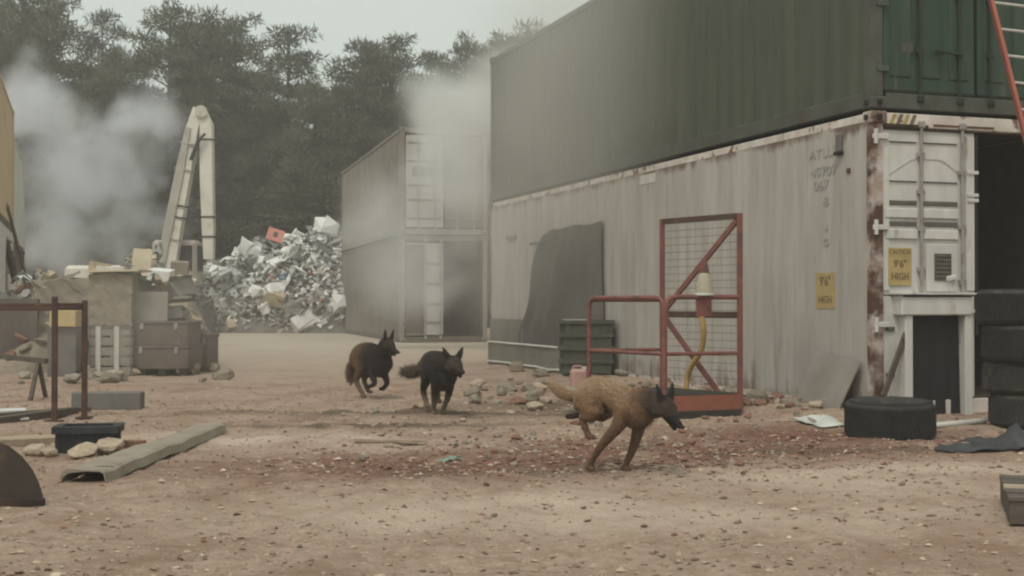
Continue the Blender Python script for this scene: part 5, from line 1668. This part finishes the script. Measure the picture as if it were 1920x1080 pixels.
def mixa(a, b2, f): return a * (1 - f[:, None]) + b2 * f[:, None]
TAN, TAN2, BLK, BRN, PALE = np.array([.235, .140, .080]), np.array([.315, .215, .135]), np.array([.014, .012, .011]), np.array([.10, .055, .03]), np.array([.40, .30, .19])
def regmask(idx, keys, names): return np.isin(idx, [i for i, k in enumerate(keys) if k in names])
def col_tan(p, idx, keys, r_):
    c = np.tile(TAN, (len(p), 1)); 
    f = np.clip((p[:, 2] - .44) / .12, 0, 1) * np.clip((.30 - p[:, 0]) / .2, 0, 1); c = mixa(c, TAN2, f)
    f = np.clip((.43 - p[:, 2]) / .13, 0, 1) * (regmask(idx, keys, ['torso'])); c = mixa(c, np.array([.09, .055, .036]), f * .85)  # belly and lower chest: shade painted into the fur colour
    f = regmask(idx, keys, ['neck']) * np.clip((p[:, 0] - .17) / .18, 0, 1); c = mixa(c, np.array([.05, .035, .027]), f * .92)
    f = regmask(idx, keys, ['head']) * 1.0; c = mixa(c, np.array([.038, .029, .024]), f * .92)
    c[regmask(idx, keys, ['muzzle'])] = BLK; c[regmask(idx, keys, ['ear'])] = np.array([.025, .020, .018])
    lg = regmask(idx, keys, ['fl', 'fr', 'hl', 'hr', 'torso']); f = lg * np.clip((.47 - p[:, 2]) / .20, 0, 1); c = mixa(c, np.array([.115, .066, .042]), f * .9)  # legs darken downwards, shade painted into the fur colour
    f = regmask(idx, keys, ['hl']) * np.clip((-.20 - p[:, 0]) / .15, 0, 1); c = mixa(c, np.array([.07, .047, .034]), f)
    return c * (.88 + .24 * r_.random((len(p), 1)))
def col_dark(p, idx, keys, r_):
    c = np.tile(np.array([.024, .019, .016]), (len(p), 1))
    f = regmask(idx, keys, ['torso']) * np.clip((-.02 - p[:, 0]) / .15, 0, 1); c = mixa(c, np.array([.075, .052, .034]), f * .7)
    lg = regmask(idx, keys, ['fl', 'fr', 'hl', 'hr']); f = lg * np.clip((.22 - p[:, 2]) / .12, 0, 1); c = mixa(c, np.array([.19, .135, .09]), f * .75)
    f = regmask(idx, keys, ['head']) * 1.0; c = mixa(c, np.array([.06, .045, .034]), f * .6)
    c[regmask(idx, keys, ['muzzle'])] = np.array([.022, .018, .016])
    t = regmask(idx, keys, ['tail']) * 1.0; c = mixa(c, np.array([.11, .08, .055]), t * .6)
    return c * (.8 + .4 * r_.random((len(p), 1)))
def col_brown(p, idx, keys, r_):
    c = np.tile(np.array([.026, .020, .017]), (len(p), 1))
    f = regmask(idx, keys, ['torso', 'hl', 'hr']) * np.clip((.16 - p[:, 0]) / .16, 0, 1); c = mixa(c, np.array([.15, .085, .05]), f * .85)
    t = regmask(idx, keys, ['tail']) * 1.0; c = mixa(c, np.array([.13, .085, .055]), t * .8)
    h = regmask(idx, keys, ['hl', 'hr']) * np.clip((.2 - p[:, 2]) / .1, 0, 1); c = mixa(c, np.array([.16, .11, .075]), h * .8)
    f = regmask(idx, keys, ['ear', 'head']) * .4; c = mixa(c, np.array([.07, .045, .035]), f)
    return c * (.8 + .4 * r_.random((len(p), 1)))

# leaping tan dog: fore feet on the ground, hind feet thrown up
D1 = dict(
    torso=([(-.255, 0, .475), (-.17, 0, .515), (-.04, 0, .510), (.09, 0, .455), (.20, 0, .405), (.27, 0, .405)],
           [(.062, .066), (.076, .086), (.064, .078), (.076, .104), (.080, .116), (.058, .086)]),
    neck=([(.19, 0, .445), (.28, 0, .455), (.37, 0, .45)], [(.078, .100), (.070, .088), (.062, .072)]),
    hs=1.06, head=((.425, 0, .440), (.80, -.04, -.56), 0), ears=(-.06, .075, .03),
    legs=[('fl', [(.17, .065, .42), (.155, .07, .30), (.105, .075, .165), (.055, .07, .06), (.04, .07, .022)], [(.048, .076), (.037, .046), (.025, .029), (.018, .019), (.021, .019)]),
          ('fr', [(.16, -.065, .42), (.10, -.07, .31), (-.02, -.075, .19), (-.115, -.075, .075), (-.14, -.075, .022)], [(.048, .076), (.037, .046), (.025, .029), (.018, .019), (.021, .019)]),
          ('hl', [(-.20, .06, .47), (-.15, .075, .37), (-.27, .075, .355), (-.40, .075, .335), (-.46, .075, .325)], [(.060, .100), (.050, .068), (.027, .031), (.018, .020), (.020, .017)]),
          ('hr', [(-.20, -.06, .47), (-.10, -.075, .385), (-.20, -.075, .34), (-.165, -.075, .255), (-.14, -.075, .225)], [(.060, .100), (.050, .068), (.027, .031), (.018, .020), (.020, .017)])],
    tail=([(-.28, 0, .485), (-.36, 0, .470), (-.46, 0, .490), (-.56, 0, .545)], [(.030, .030), (.027, .027), (.027, .027), (.014, .014)]))
g = G(1150, 884)
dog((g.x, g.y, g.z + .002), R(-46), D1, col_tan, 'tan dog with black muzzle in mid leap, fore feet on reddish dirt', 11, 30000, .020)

D2 = dict(
    torso=([(-.30, 0, .445), (-.20, 0, .475), (-.05, 0, .465), (.10, 0, .435), (.22, 0, .405), (.30, 0, .40)],
           [(.078, .085), (.098, .110), (.108, .130), (.118, .160), (.118, .168), (.092, .125)]),
    neck=([(.22, 0, .445), (.31, 0, .470), (.38, 0, .495)], [(.108, .130), (.088, .100), (.064, .068)]),
    hs=1.22, head=((.46, .02, .495), (.93, .16, -.24), 0), ears=(-.02, .085, .045),
    legs=[('fl', [(.20, .07, .42), (.18, .075, .29), (.14, .06, .16), (.07, .045, .06), (.06, .045, .022)], [(.044, .070), (.036, .044), (.025, .028), (.020, .021), (.023, .020)]),
          ('fr', [(.20, -.07, .42), (.17, -.075, .29), (.12, -.065, .16), (.05, -.05, .06), (.04, -.05, .022)], [(.044, .070), (.036, .044), (.025, .028), (.020, .021), (.023, .020)]),
          ('hl', [(-.23, .06, .45), (-.14, .075, .34), (-.25, .075, .24), (-.20, .07, .13), (-.17, .07, .11)], [(.058, .080), (.047, .060), (.028, .030), (.020, .020), (.021, .018)]),
          ('hr', [(-.23, -.06, .45), (-.12, -.075, .34), (-.22, -.075, .22), (-.13, -.07, .09), (-.10, -.07, .075)], [(.058, .080), (.047, .060), (.028, .030), (.020, .020), (.021, .018)])],
    tail=([(-.33, 0, .445), (-.42, -.05, .41), (-.47, -.13, .385), (-.49, -.21, .38)], [(.032, .032), (.036, .036), (.038, .040), (.018, .018)]))
g = G(820, 779)
dog((g.x, g.y, g.z + .002), R(-70), D2, col_dark, 'black long-tailed dog running with its head low, between the two other dogs', 12, 20000, .036)

D3 = dict(
    torso=([(-.135, 0, .43), (-.05, 0, .485), (.07, 0, .485), (.19, 0, .435), (.28, 0, .395), (.34, 0, .40)],
           [(.084, .092), (.102, .115), (.108, .130), (.116, .160), (.112, .160), (.088, .120)]),
    neck=([(.27, 0, .45), (.335, 0, .525), (.375, 0, .585)], [(.102, .120), (.088, .100), (.068, .076)]),
    hs=1.12, head=((.405, 0, .60), (.92, .05, -.36), 0), ears=(-.01, .115, .018),
    legs=[('fl', [(.27, .065, .40), (.26, .07, .28), (.31, .07, .17), (.24, .07, .105), (.215, .07, .10)], [(.044, .070), (.036, .044), (.026, .028), (.020, .021), (.022, .020)]),
          ('fr', [(.26, -.065, .40), (.22, -.07, .28), (.26, -.07, .17), (.17, -.07, .13), (.145, -.07, .13)], [(.044, .070), (.036, .044), (.026, .028), (.020, .021), (.022, .020)]),
          ('hl', [(-.09, .06, .44), (.01, .075, .32), (-.10, .075, .20), (-.03, .07, .075), (.0, .07, .06)], [(.060, .084), (.050, .062), (.028, .030), (.020, .020), (.021, .018)]),
          ('hr', [(-.09, -.06, .44), (.02, -.075, .32), (-.06, -.075, .19), (.04, -.07, .05), (.06, -.07, .022)], [(.060, .084), (.050, .062), (.028, .030), (.020, .020), (.021, .018)])],
    tail=([(-.17, 0, .42), (-.22, 0, .35), (-.235, 0, .25), (-.22, .0, .17)], [(.034, .034), (.040, .040), (.040, .042), (.020, .020)]))
g = G(684, 746)
dog((g.x, g.y, g.z + .002), R(-44), D3, col_brown, 'dark dog with brown rump and upright ears, bounding with folded forelegs', 13, 20000, .034)

# ------------------------------------------------------------------ smoke and haze
def smoke(name, blobs, dens, nscale, lo, hi, label, colr=(.80, .81, .81), soft=(1.0, .1), seed=0.0, warp=0.0, wscale=.3):
    xs0 = min(c[0] - r[0] for c, r, w in blobs); xs1 = max(c[0] + r[0] for c, r, w in blobs)
    ys0 = min(c[1] - r[1] for c, r, w in blobs); ys1 = max(c[1] + r[1] for c, r, w in blobs)
    zs0 = min(c[2] - r[2] for c, r, w in blobs); zs1 = max(c[2] + r[2] for c, r, w in blobs)
    xs0 -= warp * .5; xs1 += warp * .5; ys0 -= warp * .2; ys1 += warp * .2; zs0 -= warp * .5; zs1 += warp * .5
    zs0 = max(zs0, -.5)
    mb = MB(); mb.box(((xs0 + xs1) / 2, (ys0 + ys1) / 2, (zs0 + zs1) / 2), (xs1 - xs0, ys1 - ys0, zs1 - zs0))
    m = bpy.data.materials.new(name); m.use_nodes = True
    n, l = m.node_tree.nodes, m.node_tree.links; n.clear()
    out = n.new('ShaderNodeOutputMaterial'); pv_ = n.new('ShaderNodeVolumePrincipled')
    pv_.inputs['Color'].default_value = (*colr, 1); pv_.inputs['Anisotropy'].default_value = .1
    l.new(pv_.outputs['Volume'], out.inputs['Volume'])
    tc = n.new('ShaderNodeTexCoord')
    wmp = n.new('ShaderNodeMapping'); wmp.inputs['Location'].default_value = (seed + 4, seed, seed + 9); l.new(tc.outputs['Object'], wmp.inputs['Vector'])
    wt = n.new('ShaderNodeTexNoise'); wt.inputs['Scale'].default_value = wscale; wt.inputs['Detail'].default_value = 3
    l.new(wmp.outputs['Vector'], wt.inputs['Vector'])
    wv = n.new('ShaderNodeVectorMath'); wv.operation = 'MULTIPLY_ADD'; l.new(wt.outputs['Color'], wv.inputs[0])
    wv.inputs[1].default_value = (warp, warp * .4, warp); wv.inputs[2].default_value = (-warp / 2, -warp * .2, -warp / 2)
    wa = n.new('ShaderNodeVectorMath'); wa.operation = 'ADD'; l.new(tc.outputs['Object'], wa.inputs[0]); l.new(wv.outputs['Vector'], wa.inputs[1])
    acc = None
    for c, r, w in blobs:
        s = n.new('ShaderNodeVectorMath'); s.operation = 'SUBTRACT'; l.new(wa.outputs['Vector'], s.inputs[0]); s.inputs[1].default_value = c
        d_ = n.new('ShaderNodeVectorMath'); d_.operation = 'DIVIDE'; l.new(s.outputs['Vector'], d_.inputs[0]); d_.inputs[1].default_value = r
        le = n.new('ShaderNodeVectorMath'); le.operation = 'LENGTH'; l.new(d_.outputs['Vector'], le.inputs[0])
        mr = n.new('ShaderNodeMapRange'); mr.interpolation_type = 'SMOOTHSTEP'
        mr.inputs['From Min'].default_value = soft[0]; mr.inputs['From Max'].default_value = soft[1]; mr.inputs['To Max'].default_value = w
        l.new(le.outputs['Value'], mr.inputs['Value'])
        if acc is None: acc = mr.outputs['Result']
        else:
            x = n.new('ShaderNodeMath'); x.operation = 'MAXIMUM'; l.new(acc, x.inputs[0]); l.new(mr.outputs['Result'], x.inputs[1]); acc = x.outputs['Value']
    mp = n.new('ShaderNodeMapping'); mp.inputs['Location'].default_value = (seed, seed * 2, seed * 3); l.new(tc.outputs['Object'], mp.inputs['Vector'])
    t = n.new('ShaderNodeTexNoise'); t.inputs['Scale'].default_value = nscale; t.inputs['Detail'].default_value = 5; t.inputs['Distortion'].default_value = .7
    l.new(mp.outputs['Vector'], t.inputs['Vector'])
    # erode the blob by noise
    e = n.new('ShaderNodeMath'); e.operation = 'ADD'; l.new(acc, e.inputs[0]); l.new(t.outputs['Fac'], e.inputs[1])
    r2 = n.new('ShaderNodeMapRange'); r2.interpolation_type = 'SMOOTHSTEP'; r2.inputs['From Min'].default_value = lo; r2.inputs['From Max'].default_value = hi; r2.inputs['To Max'].default_value = dens
    l.new(e.outputs['Value'], r2.inputs['Value'])
    x = n.new('ShaderNodeMath'); x.operation = 'MULTIPLY'; l.new(r2.outputs['Result'], x.inputs[0])
    g2 = n.new('ShaderNodeMath'); g2.operation = 'GREATER_THAN'; g2.inputs[1].default_value = .001; l.new(acc, g2.inputs[0]); l.new(g2.outputs['Value'], x.inputs[1])
    l.new(x.outputs['Value'], pv_.inputs['Density'])
    o = mb.build(name, m); tag(o, label, 'smoke', kind='stuff'); return o

def sb(px, py, Y, rpx, rpy, ry, w=1.0):
    c = P(px, py, Y); return ((c.x, c.y, c.z), (rpx / F * Y, ry, rpy / F * Y), w)
smoke('smoke', [sb(40, 230, 50, 150, 140, 3.0, 1.1), sb(170, 330, 50, 200, 160, 3.0, 1.05), sb(285, 235, 50, 110, 120, 2.6, 1.0), sb(110, 440, 50, 160, 160, 3.0, .95), sb(200, 260, 50, 150, 110, 2.5, .85), sb(240, 430, 50, 120, 120, 2.5, .7)],
      .62, .72, .68, 1.5, 'drifting plume of grey smoke before the wood', (.91, .93, .95), warp=6.0, wscale=.34)
smoke('smoke', [sb(850, 215, 28, 165, 120, 2.2, 1.2), sb(835, 320, 30, 160, 150, 2.5, .75), sb(930, 170, 26, 110, 90, 2.0, .7), sb(745, 470, 30, 210, 250, 2.4, .66)],
      .90, .55, .62, 1.5, 'thin smoke rising between the white and the grey containers', (.92, .92, .90), seed=3.7, warp=1.8, wscale=.5)
smoke('smoke', [((.9, 18.4, 4.1), (2.4, 6.8, 3.4), 1.0), ((-.2, 20.5, 2.4), (1.7, 4.0, 2.8), .8)],
      .14, .30, .50, 1.45, 'thin veil of smoke along the far half of the white and green containers', (.88, .86, .80), seed=8.1, warp=1.0, wscale=.4)
smoke('dust', [sb(250, 590, 16.2, 420, 170, 1.9, 1.0), sb(620, 640, 17.0, 400, 120, 1.8, .9)],
      .07, .35, .45, 1.45, 'thin dust hanging before the crates and chests', (.88, .84, .77), seed=5.3, warp=.6, wscale=.5)

hb = MB(); hb.box((0, 40, 9.0), (230, 150, 20.0))
hm = bpy.data.materials.new('haze'); hm.use_nodes = True
n, l = hm.node_tree.nodes, hm.node_tree.links; n.clear()
out = n.new('ShaderNodeOutputMaterial'); pv_ = n.new('ShaderNodeVolumePrincipled')
pv_.inputs['Color'].default_value = (.90, .89, .845, 1); pv_.inputs['Density'].default_value = .0030; pv_.inputs['Anisotropy'].default_value = .1
l.new(pv_.outputs['Volume'], out.inputs['Volume'])
hz_o = hb.build('haze', hm); tag(hz_o, 'thin dusty haze over the whole yard', 'haze', kind='stuff')
